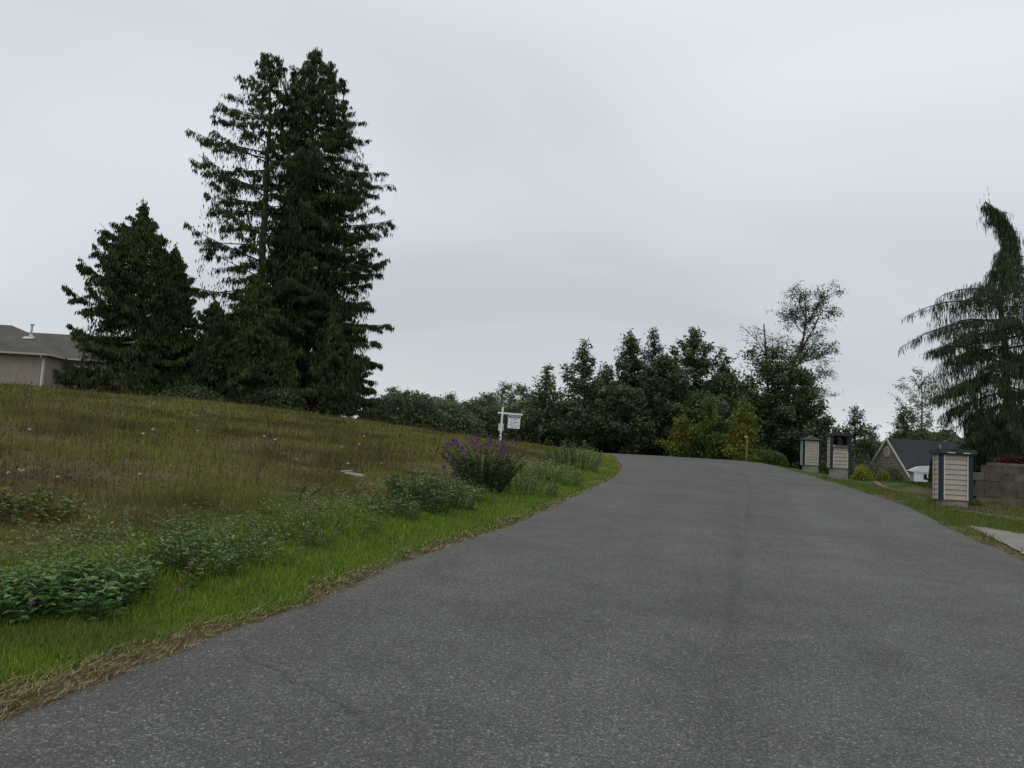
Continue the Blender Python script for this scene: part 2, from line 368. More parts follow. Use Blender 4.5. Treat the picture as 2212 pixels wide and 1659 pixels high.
# ------------------------------------------------------------------ grasses (stuff)
def polar(n, r0, r1, a0, a1):
    r = np.exp(rng.uniform(math.log(r0), math.log(r1), n)); a = rng.uniform(a0, a1, n)
    return r*np.sin(a), r*np.cos(a), r
def blades(mb, x, y, h, wd, col, lean=.35, z=None, flat=False):
    n = len(x); z = terr(x, y)-.01 if z is None else z
    a = rng.uniform(0, 2*PI, n); s = np.stack([np.cos(a), np.sin(a), np.zeros(n)], 1)
    b = rng.uniform(0, 2*PI, n); ln = np.abs(rng.normal(0, lean, n))*h
    base = np.stack([x, y, z], 1); tip = base+np.stack([np.cos(b)*ln, np.sin(b)*ln, h if not flat else h*0+.02], 1)
    if flat: tip[:, :2] = base[:, :2]+np.stack([np.cos(b), np.sin(b)], 1)*h[:, None]; s = np.stack([-np.sin(b), np.cos(b), .25+0*b], 1)
    P = np.stack([base-s*wd[:, None]/2, base+s*wd[:, None]/2, tip], 1)
    mb.tris(P, col)
def pick(cols, p, n, jit=.25):
    c = np.array(cols)[rng.choice(len(cols), n, p=p)]
    return c*(1+rng.uniform(-jit, jit, (n, 1)))*(1+rng.uniform(-.07, .07, (n, 3)))
G1, G2, G3 = (.135, .25, .020), (.19, .29, .022), (.24, .28, .04)
D1, D2, D3, D4 = (.17, .125, .062), (.13, .09, .045), (.10, .085, .034), (.23, .19, .11)
# green verge, mown, along the asphalt
mb = MB(); x, y, r = polar(760000, 3.6, 62, -1.05, .30); dl = (xl(y)-x)*.967+.35*(fbm(x*1.7, y*1.7)-.5)
kk = 1-.8*smooth(y, 8, 18); dens = np.maximum(smooth(dl, .02*kk, .13*kk), .10)*(1-smooth(dl, 1.0, 2.0))*((xl(y)-x) > -.03); k = rng.random(len(x)) < dens; x, y, r, dl = x[k], y[k], r[k], dl[k]
n = len(x); h = rng.uniform(.022, .062, n)*(1+1.2*smooth(dl, .7, 1.5))*(.8+.8*fbm(x*2.2, y*2.2)); sc = np.clip(r/7, 1, 6)
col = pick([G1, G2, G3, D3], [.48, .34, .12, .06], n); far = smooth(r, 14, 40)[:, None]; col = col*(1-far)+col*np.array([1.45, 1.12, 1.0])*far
patch = smooth(fbm(x*.9+7, y*.9), .55, .7)[:, None]; col = col*(1-.5*patch)+np.array([.12, .11, .04])*.5*patch
blades(mb, x, y, h, .007*sc, col, .5)
tag(mb.build('verge_grass', MAT['grass']), 'short bright green grass along the left road edge', 'grass', kind='stuff')
# dead straw and clippings on the bare strip beside the asphalt
mb = MB(); x, y, r = polar(420000, 3.4, 55, -1.05, .30); dl = (xl(y)-x)*.967
k = rng.random(len(x)) < smooth(dl, -.13, -.06)*(1-smooth(dl+.35*(fbm(x*1.7, y*1.7)-.5), .03, .20)); x, y, r = x[k], y[k], r[k]; n = len(x)
blades(mb, x, y, rng.uniform(.02, .085, n), .0042*np.clip(r/5, 1, 7), pick([(.21, .155, .085), (.29, .23, .13), D2, (.34, .28, .18)], [.40, .22, .28, .10], n, .35), .3, z=terr(x, y)+rng.uniform(0.005, .03, n)+np.where((xl(y)-x) < .04, .03, 0), flat=True)
tag(mb.build('dead_straw', MAT['straw']), 'tan dead straw lying on the bare strip beside the asphalt', 'straw', kind='stuff')
# rough meadow
mb = MB(); x, y, r = polar(900000, 4.2, 75, -1.15, .32); dl = (xl(y)-x)*.967
k = rng.random(len(x)) < smooth(dl, .9, 1.5); x, y, r, dl = x[k], y[k], r[k], dl[k]; n = len(x)
g = smooth(fbm(x*.28+4, y*.28+2), .40, .60); g2 = smooth(fbm(x*1.3+14, y*1.3), .5, .7); edge = 1-smooth(dl+.8*(fbm(x*.8, y*.8+50)-.5), 1.3, 2.5)
crest = smooth(y, 26, 40)*(1-smooth(dl, 14, 24))
pg = np.clip(.05+.45*g+.35*g2+.5*edge+.3*crest+.6*smooth(fbm(x*.9+70, y*.5+12), .52, .62), 0, .95)
bare = smooth(fbm(x*.6+60, y*.6+33), .48, .62)*(1-smooth(r, 14, 28))*(1-edge)
k = rng.random(n) > .75*bare; x, y, r, dl, pg, g = x[k], y[k], r[k], dl[k], pg[k], g[k]; n = len(x)
isg = rng.random(n) < pg
h = np.where(isg, rng.uniform(.04, .12, n), rng.uniform(.05, .17, n))*(.6+.9*fbm(x*1.1+3, y*1.1))*np.clip(.40+dl/16, .4, 1.2)*(1+.6*smooth(fbm(x*2.3+5, y*2.3), .5, .75))
cd = pick([(.22, .18, .072), (.175, .14, .055), (.16, .15, .045), (.31, .27, .14), (.15, .10, .045)], [.28, .24, .28, .1, .10], n, .35); cg = pick([(.13, .17, .025), (.19, .21, .03), (.10, .15, .025)], [.4, .35, .25], n, .3)
mot = (.62+.76*smooth(fbm(x*.7+21, y*.5+6), .3, .7))[:, None]; red = smooth(fbm(x*.45+80, y*.4), .42, .62)[:, None]; col = np.where(isg[:, None], cg*(.62+.42*mot), cd*.76*mot*(1-red*np.array([.04, .06, .14]))*np.array([.94, 1.03, .95]))
blades(mb, x, y, h, np.where(isg, .008, .006)*np.clip(r/7, 1, 7), col, .38)
tag(mb.build('meadow_grass', MAT['grass']), 'rough brown and green meadow grass covering the rising field', 'grass', kind='stuff')
# taller dry seed stalks with dark heads
mb = MB(); x, y, r = polar(15000, 5, 60, -1.1, .2); dl = (xl(y)-x)*.967; k = (dl > 3) & (rng.random(len(x)) < .35+.6*fbm(x*.5, y*.5)); x, y, r = x[k], y[k], r[k]; n = len(x)
h = rng.uniform(.15, .42, n)*(.7+.9*smooth(fbm(x*.6+3, y*.6+90), .5, .7)); z = terr(x, y); wd = .003*np.clip(r/6, 1, 4)
b = rng.normal(0, .1, (n, 2)); base = np.stack([x, y, z], 1); tip = base+np.concatenate([b*h[:, None], h[:, None]], 1)
s = np.stack([wd, wd*0, wd*0], 1); mb.tris(np.stack([base-s, base+s, tip], 1), pick([D2, (.09, .05, .03)], [.5, .5], n, .3))
hw = .010*np.clip(r/12, 1, 2)[:, None]; sx = np.array([[1., 0, 0]])*hw; sz = np.array([[0, 0, 1.]])*hw*1.7
k = rng.random(n) < .6; mb.quads(np.stack([tip-sz, tip+sx, tip+sz, tip-sx], 1)[k], pick([(.05, .03, .02), (.10, .06, .035), (.03, .025, .02)], [.4, .4, .2], n, .3)[k])
tag(mb.build('seed_stalks', MAT['straw']), 'thin dry stalks with dark brown seed heads in the field', 'dry stalks', kind='stuff')
# white and yellow wildflower heads
mb = MB(); x, y, r = polar(2300, 5, 48, -1.05, .1); dl = (xl(y)-x)*.967; pr = .06+.3*smooth(-x-y*.25, 2, 14)*smooth(y, 14, 26)
k = (dl > 2.4) & (rng.random(len(x)) < pr); x, y, r = x[k], y[k], r[k]; n = len(x)
h = rng.uniform(.12, .38, n); base = np.stack([x, y, terr(x, y)], 1); top = base+np.array([0, 0, 1])*h[:, None]
s = np.array([[.003, 0, 0]])*np.clip(r/8, 1, 5)[:, None]; mb.tris(np.stack([base-s, base+s, top], 1), pick([(.07, .09, .03)], [1], n))
fc = pick([(.62, .62, .52), (.5, .5, .22), (.6, .5, .5)], [.72, .2, .08], n, .2); rad = rng.uniform(.010, .024, n)
for q in range(6):
    a = q*PI/3+rng.uniform(0, .5, n); d1 = np.stack([np.cos(a), np.sin(a), .75+0*a], 1)*rad[:, None]; d2 = np.stack([np.cos(a+.9), np.sin(a+.9), .75+0*a], 1)*rad[:, None]
    mb.quads(np.stack([top, top+d1, top+(d1+d2)*.62+np.array([0, 0, .012]), top+d2], 1), fc)
tag(mb.build('wildflowers', MAT['petal']), 'small white and yellow flower heads scattered over the field', 'wildflowers', kind='stuff')
# low leafy weeds in a continuous band behind the mown verge
mb = MB(); x, y, r = polar(60000, 4.2, 46, -1.05, .28); dl = (xl(y)-x)*.967+.5*(fbm(x*.9+3, y*.9)-.5)
k = rng.random(len(x)) < smooth(dl, .75, 1.15)*(1-smooth(dl, 1.4, 2.4))*(.4+.6*smooth(fbm(x*1.4+8, y*1.4), .38, .58)); x, y, r = x[k], y[k], r[k]; n = len(x)
hh_ = rng.uniform(.05, .30, n)*(.5+fbm(x*1.7, y*1.7+5)); zb_ = terr(x, y); pc_ = pick([(.12, .20, .06), (.15, .21, .05), (.16, .22, .11), (.20, .20, .05), (.09, .15, .05)], [.3, .25, .2, .1, .15], n, .25)
for q in range(9):
    f_ = rng.random(n)**.7; P = np.stack([x+rng.normal(0, .03, n), y+rng.normal(0, .03, n), zb_+hh_*f_], 1); a = rng.uniform(0, 6.28, n); sz_ = rng.uniform(.018, .04, n)*np.clip(r/9, 1, 2.2)
    D = np.stack([np.cos(a), np.sin(a), rng.uniform(-.2, .7, n)], 1)*sz_[:, None]; S = np.stack([-np.sin(a), np.cos(a), rng.uniform(-.3, .3, n)], 1)*sz_[:, None]*.28
    mb.quads(np.stack([P, P+D*.55+S, P+D*1.1-[0, 0, .006], P+D*.55-S], 1), pc_*rng.uniform(.75, 1.25, (n, 1)))
tag(mb.build('verge_weeds', MAT['grass']), 'low leafy green weeds in a band between verge and brown field', 'weeds', kind='stuff')
# right shoulder grass and the lawn
mb = MB(); x, y, r = polar(260000, 9, 62, .30, .80); dr = (x-xr(y))*.967
gp = fbm(x*.6+40, y*.6); dens = smooth(dr, -.05, .35)*(1-smooth(dr, 3.0, 3.6)*smooth(y, 25, 27))*(.35+.65*smooth(gp, .35, .55))
dens = dens*(1-(smooth(y-wall_y(x), -.1, .1)*smooth(x, 12, 12.6)))
def in_quad(x, y, P):
    P = np.array(P); ins = np.ones(len(x), bool); s0 = None
    for a, b in zip(P, np.roll(P, -1, 0)):
        c = (b[0]-a[0])*(y-a[1])-(b[1]-a[1])*(x-a[0])
        ins &= (c > 0) if s0 is None or s0 else (c < 0)
        if s0 is None: s0 = True
    return ins
dr_poly = [q0, pa_, ext(pa_, pb_, 1.2), ext(qa, qb, 4)]
onp = in_quad(x, y, dr_poly); dens = np.where(onp, dens*.004, dens)
k = rng.random(len(x)) < dens; x, y, r, gp = x[k], y[k], r[k], gp[k]; n = len(x)
gg = (rng.random(n) < smooth(gp, .38, .55))[:, None]; col = np.where(gg, pick([(.11, .145, .022), (.09, .13, .02), (.15, .16, .04)], [.5, .3, .2], n), pick([(.22, .18, .09), D3, (.16, .14, .06)], [.4, .3, .3], n)*.9)
blades(mb, x, y, rng.uniform(.04, .13, n), .008*np.clip(r/8, 1, 5), col, .5)
tag(mb.build('shoulder_grass', MAT['grass']), 'patchy yellow green grass along the right road shoulder', 'grass', kind='stuff')
mb = MB(); x, y, r = polar(150000, 24, 48, .36, .72); dr = (x-xr(y))*.967
bedm = smooth(y-wall_y(x), .05, .3)*smooth(x-(12.9+.62*(y-22)), -1.6, -.6)*(1-smooth(y, 33, 36))
k = (rng.random(len(x)) < smooth(dr, 3.2, 3.8)*smooth(y, 26.5, 28)*(1-bedm)); x, y, r = x[k], y[k], r[k]; n = len(x)
blades(mb, x, y, rng.uniform(.04, .08, n), .009*np.clip(r/8, 1, 5), pick([(.05, .095, .018), (.065, .11, .02), (.05, .08, .02)], [.4, .35, .25], n), .5)
tag(mb.build('lawn_grass', MAT['grass']), 'mown dark green lawn in front of the gabled house', 'lawn', kind='stuff')

# ------------------------------------------------------------------ tree builders
def hang(P, L, W, cols, spread=.25, drop=1.0):
    """hanging kite shaped sprays: P (n,3)"""
    n = len(P); d = np.stack([rng.normal(0, spread, n), rng.normal(0, spread, n), -np.ones(n)*drop], 1); d /= np.linalg.norm(d, axis=1)[:, None]
    a = rng.uniform(0, 2*PI, n); s = np.stack([np.cos(a), np.sin(a), rng.normal(0, .15, n)], 1)
    L = L[:, None]; W = W[:, None]; m = P+d*L*.42
    return np.stack([P, m+s*W, P+d*L, m-s*W], 1)
def conifer(name, label, cat, y, prof, trunk, ngap=.33, tass=13, spr=(.28, .5), wid=.055, cols=((.034, .054, .016), (.044, .067, .018), (.026, .042, .014)), group=None,
            droop=0., rise=(.0, .22), trunk_r=.3, bare=0.0, seg=(.2, 1.0), extra_tops=(), spread=.22, tip_up=.12, side=.42, per=3, dep=.9, fill=0, fillr=.82, fexp=1.25, thin=1.0):
    """prof: (v, uLeft, uRight) rows of the crown in the photograph, trunk: (u, v) down the stem"""
    tp = np.array([at(u, v, y) for u, v in trunk]); tp = tp[np.argsort(tp[:, 2])]
    z0 = gz(tp[0, 0], y)-.2
    if tp[0, 2] > z0: tp = np.vstack([[tp[0, 0], y, z0], tp])
    base = np.array([tp[0, 0], y, gz(tp[0, 0], y)])
    root = empty(name, base, label, cat, group)
    pv = []
    for v, a, b in prof:
        m = at((a+b)/2, v, y); pv.append((m[2], at(a, v, y)[0], at(b, v, y)[0]))
    pv = np.array(sorted(pv)); ztop = pv[-1, 0]; zb = pv[0, 0]
    def stem(z): return np.array([np.interp(z, tp[:, 2], tp[:, 0]), y+0*z, z])
    wood = MB(); fol = MB()
    zs = np.linspace(tp[0, 2], tp[-1, 2], 26); R = trunk_r*np.clip(1-(zs-zs[0])/(zs[-1]-zs[0]), 0, 1)**.8+.03
    C = np.array([stem(z) for z in zs]); C[:, 0] += .04*np.sin(zs*1.3); C[:, 1] += .05*np.cos(zs)
    wood.tube(C, R, 7, (1, 1, 1))
    pts = []; sizes = []
    z = max(zb, z0+.4); az = rng.uniform(0, 6)
    while z < ztop-.15:
        az += 2.4+rng.uniform(-.5, .5); fr = (z-zb)/(ztop-zb)
        xl_, xr_ = np.interp(z, pv[:, 0], pv[:, 1]), np.interp(z, pv[:, 0], pv[:, 2]); o = stem(z)
        ca = math.cos(az); rad = (xr_-o[0]) if ca > 0 else (o[0]-xl_); mean = .5*(xr_-xl_)*dep
        Lb = .75*abs(rad)+.25*(abs(rad)*abs(ca)+mean*(1-abs(ca))); Lb = max(Lb, .12)*(rng.uniform(.82, 1.04) if rng.random() < .8 else rng.uniform(.45, .82))
        lowd = 1+1.2*max(0, 1-fr/.45); a = rng.uniform(*rise) if fr > .3 else rng.uniform(-.22, .12); npt = 9; s = np.linspace(0, 1, npt)
        bend = rng.normal(0, .12)
        zz_ = o[2]+Lb*(s*a-droop*s**2+tip_up*s**4)-Lb*.0
        px = o[0]+np.cos(az+bend*s)*Lb*s; py = o[1]+np.sin(az+bend*s)*Lb*s
        Q = np.stack([px, py, zz_], 1); wood.tube(Q, np.linspace(.012+.012*Lb, .008, npt), 3, (.8, .8, .8))
        nsub = int(3+Lb*side*8)
        lines = [(Q, 1.0)]
        for q in range(nsub):
            t = rng.uniform(.12, .97); b0 = np.array([np.interp(t, s, Q[:, k_]) for k_ in range(3)]); sd_ = rng.choice([-1, 1]); a2 = az+sd_*rng.uniform(.5, 1.1)
            l2 = (.25+.2*rng.random())*Lb*(1.15-t)+.12; tt = np.linspace(0, 1, 4)
            Q2 = np.stack([b0[0]+np.cos(a2)*l2*tt, b0[1]+np.sin(a2)*l2*tt, b0[2]-l2*(.15+droop*.8)*tt**1.5], 1); lines.append((Q2, .8))
            wood.tube(Q2, np.linspace(.01, .005, 4), 3, (.8, .8, .8))
        for (QQ, kf) in lines:
            ll = np.linalg.norm(np.diff(QQ, axis=0), axis=1).sum(); m = int(ll*tass*lowd*(thin if fr > .5 else 1)*rng.uniform(.7, 1.15))+2
            t = rng.uniform(0, 1, m)**.85
            if bare and kf == 1.0: t = t[(t > bare) | (rng.random(m) < .25)]
            m = len(t)
            # clumping along the branch
            ph = rng.uniform(0, 20); keep = vnoise(np.full(m, ph), t*ll*1.6+ph) > ngap; t = t[keep]
            idx = t*(len(QQ)-1); B0 = np.stack([np.interp(idx, np.arange(len(QQ)), QQ[:, k_]) for k_ in range(3)], 1)
            pts.append(B0)
        z += rng.uniform(*seg)*(.22+.12*(1-fr))
    P = np.concatenate(pts); P = np.repeat(P, per, 0); P = P+rng.normal(0, .07, P.shape)*np.array([1, 1, .6])
    if fill:
        m = int(fill*(ztop-zb)); fz = zb+(ztop-zb)*rng.random(m)**fexp; a2 = rng.uniform(0, 2*PI, m); o_x = np.interp(fz, tp[:, 2], tp[:, 0])
        lx, rx_ = np.interp(fz, pv[:, 0], pv[:, 1]), np.interp(fz, pv[:, 0], pv[:, 2]); rr_ = np.where(np.cos(a2) > 0, rx_-o_x, o_x-lx)*fillr*(rng.random(m)**.5)
        FP = np.stack([o_x+np.cos(a2)*rr_, y+np.sin(a2)*np.abs(rx_-lx)*.5*fillr*rng.random(m)**.5, fz], 1)
        nn = vnoise(FP[:, 0]*1.5+FP[:, 1]*.7+40, FP[:, 2]*1.7+9)+.35*vnoise(FP[:, 0]*4, FP[:, 2]*4); FP = FP[(nn > .42)]; P = np.vstack([P, FP])
    # leader tuft
    top = tp[-1]; tf = top+rng.normal(0, 1, (int(90*per/3), 3))*np.array([.10, .10, .30])-np.array([0, 0, .35]); P = np.vstack([P, tf])
    for (u, v0, v1) in extra_tops:      # secondary leaders
        A, Bt = at(u, v1, y), at(u, v0, y); H = Bt[2]-A[2]; tt = np.linspace(0, 1, 8); L_ = A+(Bt-A)*tt[:, None]
        wood.tube(L_, np.linspace(.07, .015, 8), 5)
        for q in range(int(H*9)):
            t = rng.random(); c = A+(Bt-A)*t; rr_ = (.25+.9*(1-t)*min(H/4, 1))*rng.uniform(.5, 1.05); a2 = rng.uniform(0, 6.28); tq = rng.random((int(rr_*tass*1.6)+2, 1))
            e = c+np.array([math.cos(a2)*rr_, math.sin(a2)*rr_, .12*rr_]); wood.tube(np.array([c, (c+e)/2, e]), .008, 3)
            pp = np.repeat(c+(e-c)*tq, per, 0); P = np.vstack([P, pp+rng.normal(0, .05, pp.shape)])
    n = len(P); Ls = rng.uniform(spr[0], spr[1], n); Ws = rng.uniform(.6, 1.2, n)*wid
    cc = np.array(cols)[(vnoise(P[:, 0]*1.4+50, P[:, 2]*1.4+y)*len(cols)*.999).astype(int)]*(1+rng.uniform(-.3, .35, (n, 1)))
    fol.quads(hang(P, Ls, Ws, None, spread), cc)
    wood.build('trunk', MAT['bark'], root, smooth_=True); fol.build('crown', MAT['needle'], root)
    return root
def leafset(P, size, cols, jit=.3, up=.35):
    n = len(P); nrm = rng.normal(0, 1, (n, 3)); nrm[:, 2] = np.abs(nrm[:, 2])+up; nrm /= np.linalg.norm(nrm, axis=1)[:, None]
    a = rng.normal(0, 1, (n, 3)); a -= (a*nrm).sum(1)[:, None]*nrm; a /= np.linalg.norm(a, axis=1)[:, None]; b = np.cross(nrm, a)
    s = (size*rng.uniform(.6, 1.3, n))[:, None]
    Q = np.stack([P-a*s, P+b*s*.42, P+a*s, P-b*s*.42], 1)
    cc = np.array(cols)[(np.clip(vnoise(P[:, 0]*.9+31, P[:, 2]*.9+P[:, 1]*.4), 0, .999)*len(cols)).astype(int)]*(1+rng.uniform(-jit, jit, (n, 1)))
    return Q, cc
def broadleaf(name, label, cat, u, y, v_top, prof, cols, leaf=.12, nleaf=9000, lean=0, group=None, up=(.7, 1.25), clump=.19, nlimb=34, trunk_r=.14, t0=.12, sub=5, bark=(1, 1, 1), base_v=None, tight=1.0):
    """prof: (fraction of height, radius in pixels of 2212) rows"""
    top = at(u, v_top, y); bx = at(u, 1000, y)[0]-lean*1.0; z0 = gz(bx, y); H = top[2]-z0; px = y/800*1024/2212
    root = empty(name, (bx, y, z0), label, cat, group)
    wood = MB(); fol = MB(); pr = np.array(prof)
    tt = np.linspace(0, 1, 16); C = np.stack([bx+(top[0]-bx)*tt+.12*np.sin(tt*5+u), y+.15*np.cos(tt*4+u), z0-.1+(H+.1)*tt], 1)
    wood.tube(C, trunk_r*(1-tt)**.8+.015, 6, bark)
    ctr = []; wts = []
    az = rng.uniform(0, 6)
    for q in range(nlimb):
        t = t0+(1-t0)*((q+rng.random())/nlimb)**.9; az += 2.4; R_ = np.interp(t, pr[:, 0], pr[:, 1])*px*rng.uniform(.5, 1.15)*(.6+.8*vnoise(np.array([az*.5+u]), np.array([t*4+u]))[0])
        el = rng.uniform(*up); l = R_; o = np.array([np.interp(t, tt, C[:, k_]) for k_ in range(3)])
        dz = min(l*math.tan(el)*.75, (H+z0)-o[2]+.2)
        # start lower so that the tip lies near t
        s = np.linspace(0, 1, 6); e = np.array([o[0]+math.cos(az)*l, o[1]+math.sin(az)*l, o[2]]); b0 = np.array([np.interp(max(t-dz/H, .04), tt, C[:, k_]) for k_ in range(3)])
        Q = b0+(e-b0)*s[:, None]+np.array([0, 0, 1])*(np.sin(s*PI)*-.08*l)[:, None]+rng.normal(0, .04, (6, 3))*s[:, None]
        wood.tube(Q, np.linspace(.05*trunk_r/.14, .012, 6)*(1.2-t), 4, bark)
        wl = max(R_, .15)/max(pr[:, 1].max()*px, .1); ctr.append(Q[2:]); wts += [.6*wl, .8*wl, wl, 1.1*wl]
        for k2 in range(sub):
            i0 = rng.uniform(.3, 1)*5; b1 = np.array([np.interp(i0, np.arange(6), Q[:, k_]) for k_ in range(3)]); d = rng.normal(0, 1, 3); d[2] = abs(d[2])*.7+.2; d /= np.linalg.norm(d)
            l2 = R_*rng.uniform(.18, .42)+.15; Q2 = b1+d*l2*np.linspace(0, 1, 4)[:, None]; wood.tube(Q2, np.linspace(.014, .006, 4), 3, bark); ctr.append(Q2[1:]); wts += [.8*wl, wl, 1.1*wl]
    ctr.append(C[-4:]-np.array([0, 0, .1])); wts += [.12, .12, .1, .1]
    Cc = np.concatenate(ctr); wts = np.array(wts)[:len(Cc)]; wts = wts/wts.sum()
    P = Cc[rng.choice(len(Cc), nleaf, p=wts)]+rng.normal(0, clump, (nleaf, 3))*np.array([1, 1, .75])*tight
    zmin = terr(P[:, 0], P[:, 1])+.05; P = P[(P[:, 2] > zmin)]
    fol.quads(*leafset(P, np.full(len(P), leaf), cols))
    wood.build('trunk', MAT['bark'], root, smooth_=True); fol.build('crown', MAT['leaf'], root)
    return root
def bush(name, label, cat, c, rx, ry_, h, cols, n=6000, leaf=.05, group=None, shell=.5, lump=.25, up=.3, stems=8):
    c = np.array(c, float); k0 = c+[0, 0, .22*h]
    root = empty(name, c, label, cat, group); fol = MB(); wd = MB()
    d = rng.normal(0, 1, (n, 3)); d[:, 2] = np.abs(d[:, 2]); d /= np.linalg.norm(d, axis=1)[:, None]
    a = np.arctan2(d[:, 1], d[:, 0]); lumpn = 1+lump*(fbm(a*1.3+c[0], d[:, 2]*3+c[1], 3)-.5)*2
    r = rng.uniform(shell, 1, n)**.5*lumpn
    P = np.array(c)+d*np.array([rx, ry_, h])*r[:, None]; P[:, 2] += .02
    fol.quads(*leafset(P, np.full(n, leaf), cols, up=up))
    for q in range(stems):
        a = rng.uniform(0, 6.28); e = np.array(c)+np.array([math.cos(a)*rx*.6, math.sin(a)*ry_*.6, h*.8]); wd.tube(np.array([k0-[0, 0, .03*h], (k0+e)/2+[0, 0, .05*h], e]), [.02, .014, .006], 4)
    wd.tube(np.array([c-[0, 0, .1], k0]), [.05, .045], 6)
    wd.build('stems', MAT['bark'], root); fol.build('foliage', MAT['leaf'], root); return root

# ------------------------------------------------------------------ conifers on the left
conifer('cedar_tree', 'tall sparse cedar with bare trunk and sky showing between its long branches', 'tree', 46,
        [(116, 575, 600), (125, 565, 612), (150, 540, 625), (200, 505, 640), (250, 480, 640), (315, 412, 650), (360, 398, 650), (415, 400, 660), (480, 382, 660), (540, 385, 660), (600, 395, 660), (680, 410, 650), (760, 420, 650), (850, 430, 650)],
        [(586, 130), (583, 250), (575, 400), (568, 540), (560, 700), (555, 870)], ngap=.40, tass=7.5, spr=(.18, .42), wid=.036, trunk_r=.27, rise=(.05, .34), seg=(.35, .95), droop=.12, extra_tops=((603, 118, 160), (570, 118, 165)), side=.32, per=4, fill=420, fillr=.8, fexp=3.0)
conifer('cedar_tree', 'tallest dense dark cedar with three tops', 'tree', 47.5,
        [(108, 672, 690), (130, 660, 705), (165, 620, 748), (228, 600, 760), (245, 596, 806), (300, 592, 815), (340, 588, 842), (385, 585, 860), (440, 575, 855), (510, 560, 868), (560, 560, 826), (610, 555, 858), (680, 550, 856), (770, 550, 850), (830, 560, 822), (880, 570, 800)],
        [(682, 108), (672, 300), (660, 500), (652, 700), (648, 880)], ngap=.32, tass=10.5, spr=(.15, .38), wid=.032, trunk_r=.42, rise=(-.12, .42), seg=(.25, .7), droop=.14, extra_tops=((638, 148, 330), (716, 132, 330), (742, 170, 300), (612, 190, 330)), side=.42, per=5, fill=1300, fillr=.72, fexp=1.7, thin=.85)
conifer('cedar_tree', 'dense cedar core filling the lower middle of the tall group', 'tree', 49,
        [(300, 645, 690), (380, 622, 730), (470, 600, 770), (560, 560, 800), (700, 540, 815), (860, 530, 800)],
        [(655, 300), (655, 500), (650, 880)], ngap=.25, tass=10, spr=(.22, .5), wid=.055, trunk_r=.35, rise=(-.1, .35), seg=(.35, .9), droop=.15, side=.45, fill=1000, fillr=.85)
conifer('young_cedar_tree', 'shorter bushy cedar with ragged outline beside the house', 'tree', 43,
        [(440, 308, 316), (470, 297, 322), (495, 268, 350), (515, 222, 366), (560, 206, 380), (592, 180, 388), (640, 164, 395), (680, 152, 385), (715, 148, 400), (770, 132, 410), (820, 132, 420), (850, 138, 430)],
        [(312, 440), (312, 600), (308, 850)], ngap=.22, tass=13, spr=(.13, .30), wid=.036, per=7, trunk_r=.22, rise=(.05, .35), seg=(.22, .6), droop=.15, tip_up=.32, side=.5, fill=2300, fillr=.76, fexp=1.7)
conifer('young_cedar_tree', 'rounded second stem of cedar on the right flank of the shorter bushy one', 'tree', 44,
        [(535, 374, 384), (560, 355, 396), (590, 340, 414), (660, 330, 424), (760, 330, 440), (850, 330, 450)],
        [(380, 538), (382, 650), (384, 850)], ngap=.2, tass=13, spr=(.13, .30), wid=.036, per=7, trunk_r=.18, rise=(.05, .3), seg=(.22, .6), droop=.15, tip_up=.3, side=.5, fill=1400, fillr=.72)
conifer('young_cedar_tree', 'low dark cedar filling the gap under the sparse tall one', 'tree', 43.5,
        [(650, 462, 472), (690, 430, 505), (750, 405, 540), (810, 395, 560), (860, 400, 570)], [(467, 655), (467, 860)], ngap=.22, tass=13, spr=(.13, .30), wid=.036, per=7, trunk_r=.16, seg=(.3, .75), rise=(.0, .35), droop=.12, tip_up=.25, side=.5, fill=2000, fillr=.75)
conifer('young_cedar_tree', 'low brighter green cedar in front of the tall trunks', 'tree', 43,
        [(600, 552, 562), (650, 505, 600), (720, 480, 640), (800, 470, 680), (870, 480, 690)], [(556, 604), (560, 870)], ngap=.22, tass=12, spr=(.13, .30), wid=.036, per=7, trunk_r=.16, seg=(.3, .75), rise=(.0, .35), droop=.12, tip_up=.25, side=.5, fill=2000, fillr=.75,
        cols=((.038, .060, .017), (.050, .076, .019), (.028, .046, .014)))
conifer('young_cedar_tree', 'low cedar at the right foot of the tall dense one', 'tree', 44.5,
        [(680, 712, 722), (740, 680, 765), (800, 660, 800), (860, 650, 820), (890, 660, 815)], [(717, 684), (717, 885)], ngap=.22, tass=12, spr=(.13, .30), wid=.036, per=7, trunk_r=.16, seg=(.3, .75), rise=(.0, .35), droop=.12, tip_up=.25, side=.5, fill=2000, fillr=.75)

# ------------------------------------------------------------------ weeping conifer on the right
conifer('weeping_cedar_tree', 'weeping blue green conifer with nodding bent top above the retaining wall', 'tree', 27.5,
        [(440, 2112, 2138), (475, 2135, 2176), (520, 2162, 2205), (560, 2145, 2215), (605, 2122, 2240), (625, 2010, 2280), (670, 1966, 2310), (712, 1972, 2330), (745, 2005, 2340), (790, 2000, 2350), (835, 1915, 2370), (850, 1945, 2380), (875, 2015, 2380), (930, 2075, 2380), (990, 2110, 2340)],
        [(2128, 436), (2150, 452), (2176, 485), (2184, 520), (2168, 580), (2160, 640), (2170, 720), (2176, 860), (2180, 1000)],
        ngap=.30, tass=15, spr=(.12, .40), wid=.012, fill=6500, fillr=.78, fexp=4.2, thin=.5, cols=((.034, .060, .026), (.046, .074, .032), (.032, .054, .020)), droop=.34, rise=(.0, .5), tip_up=-.06, trunk_r=.12, seg=(.2, .55), side=.55, spread=.16, per=4, dep=.95)

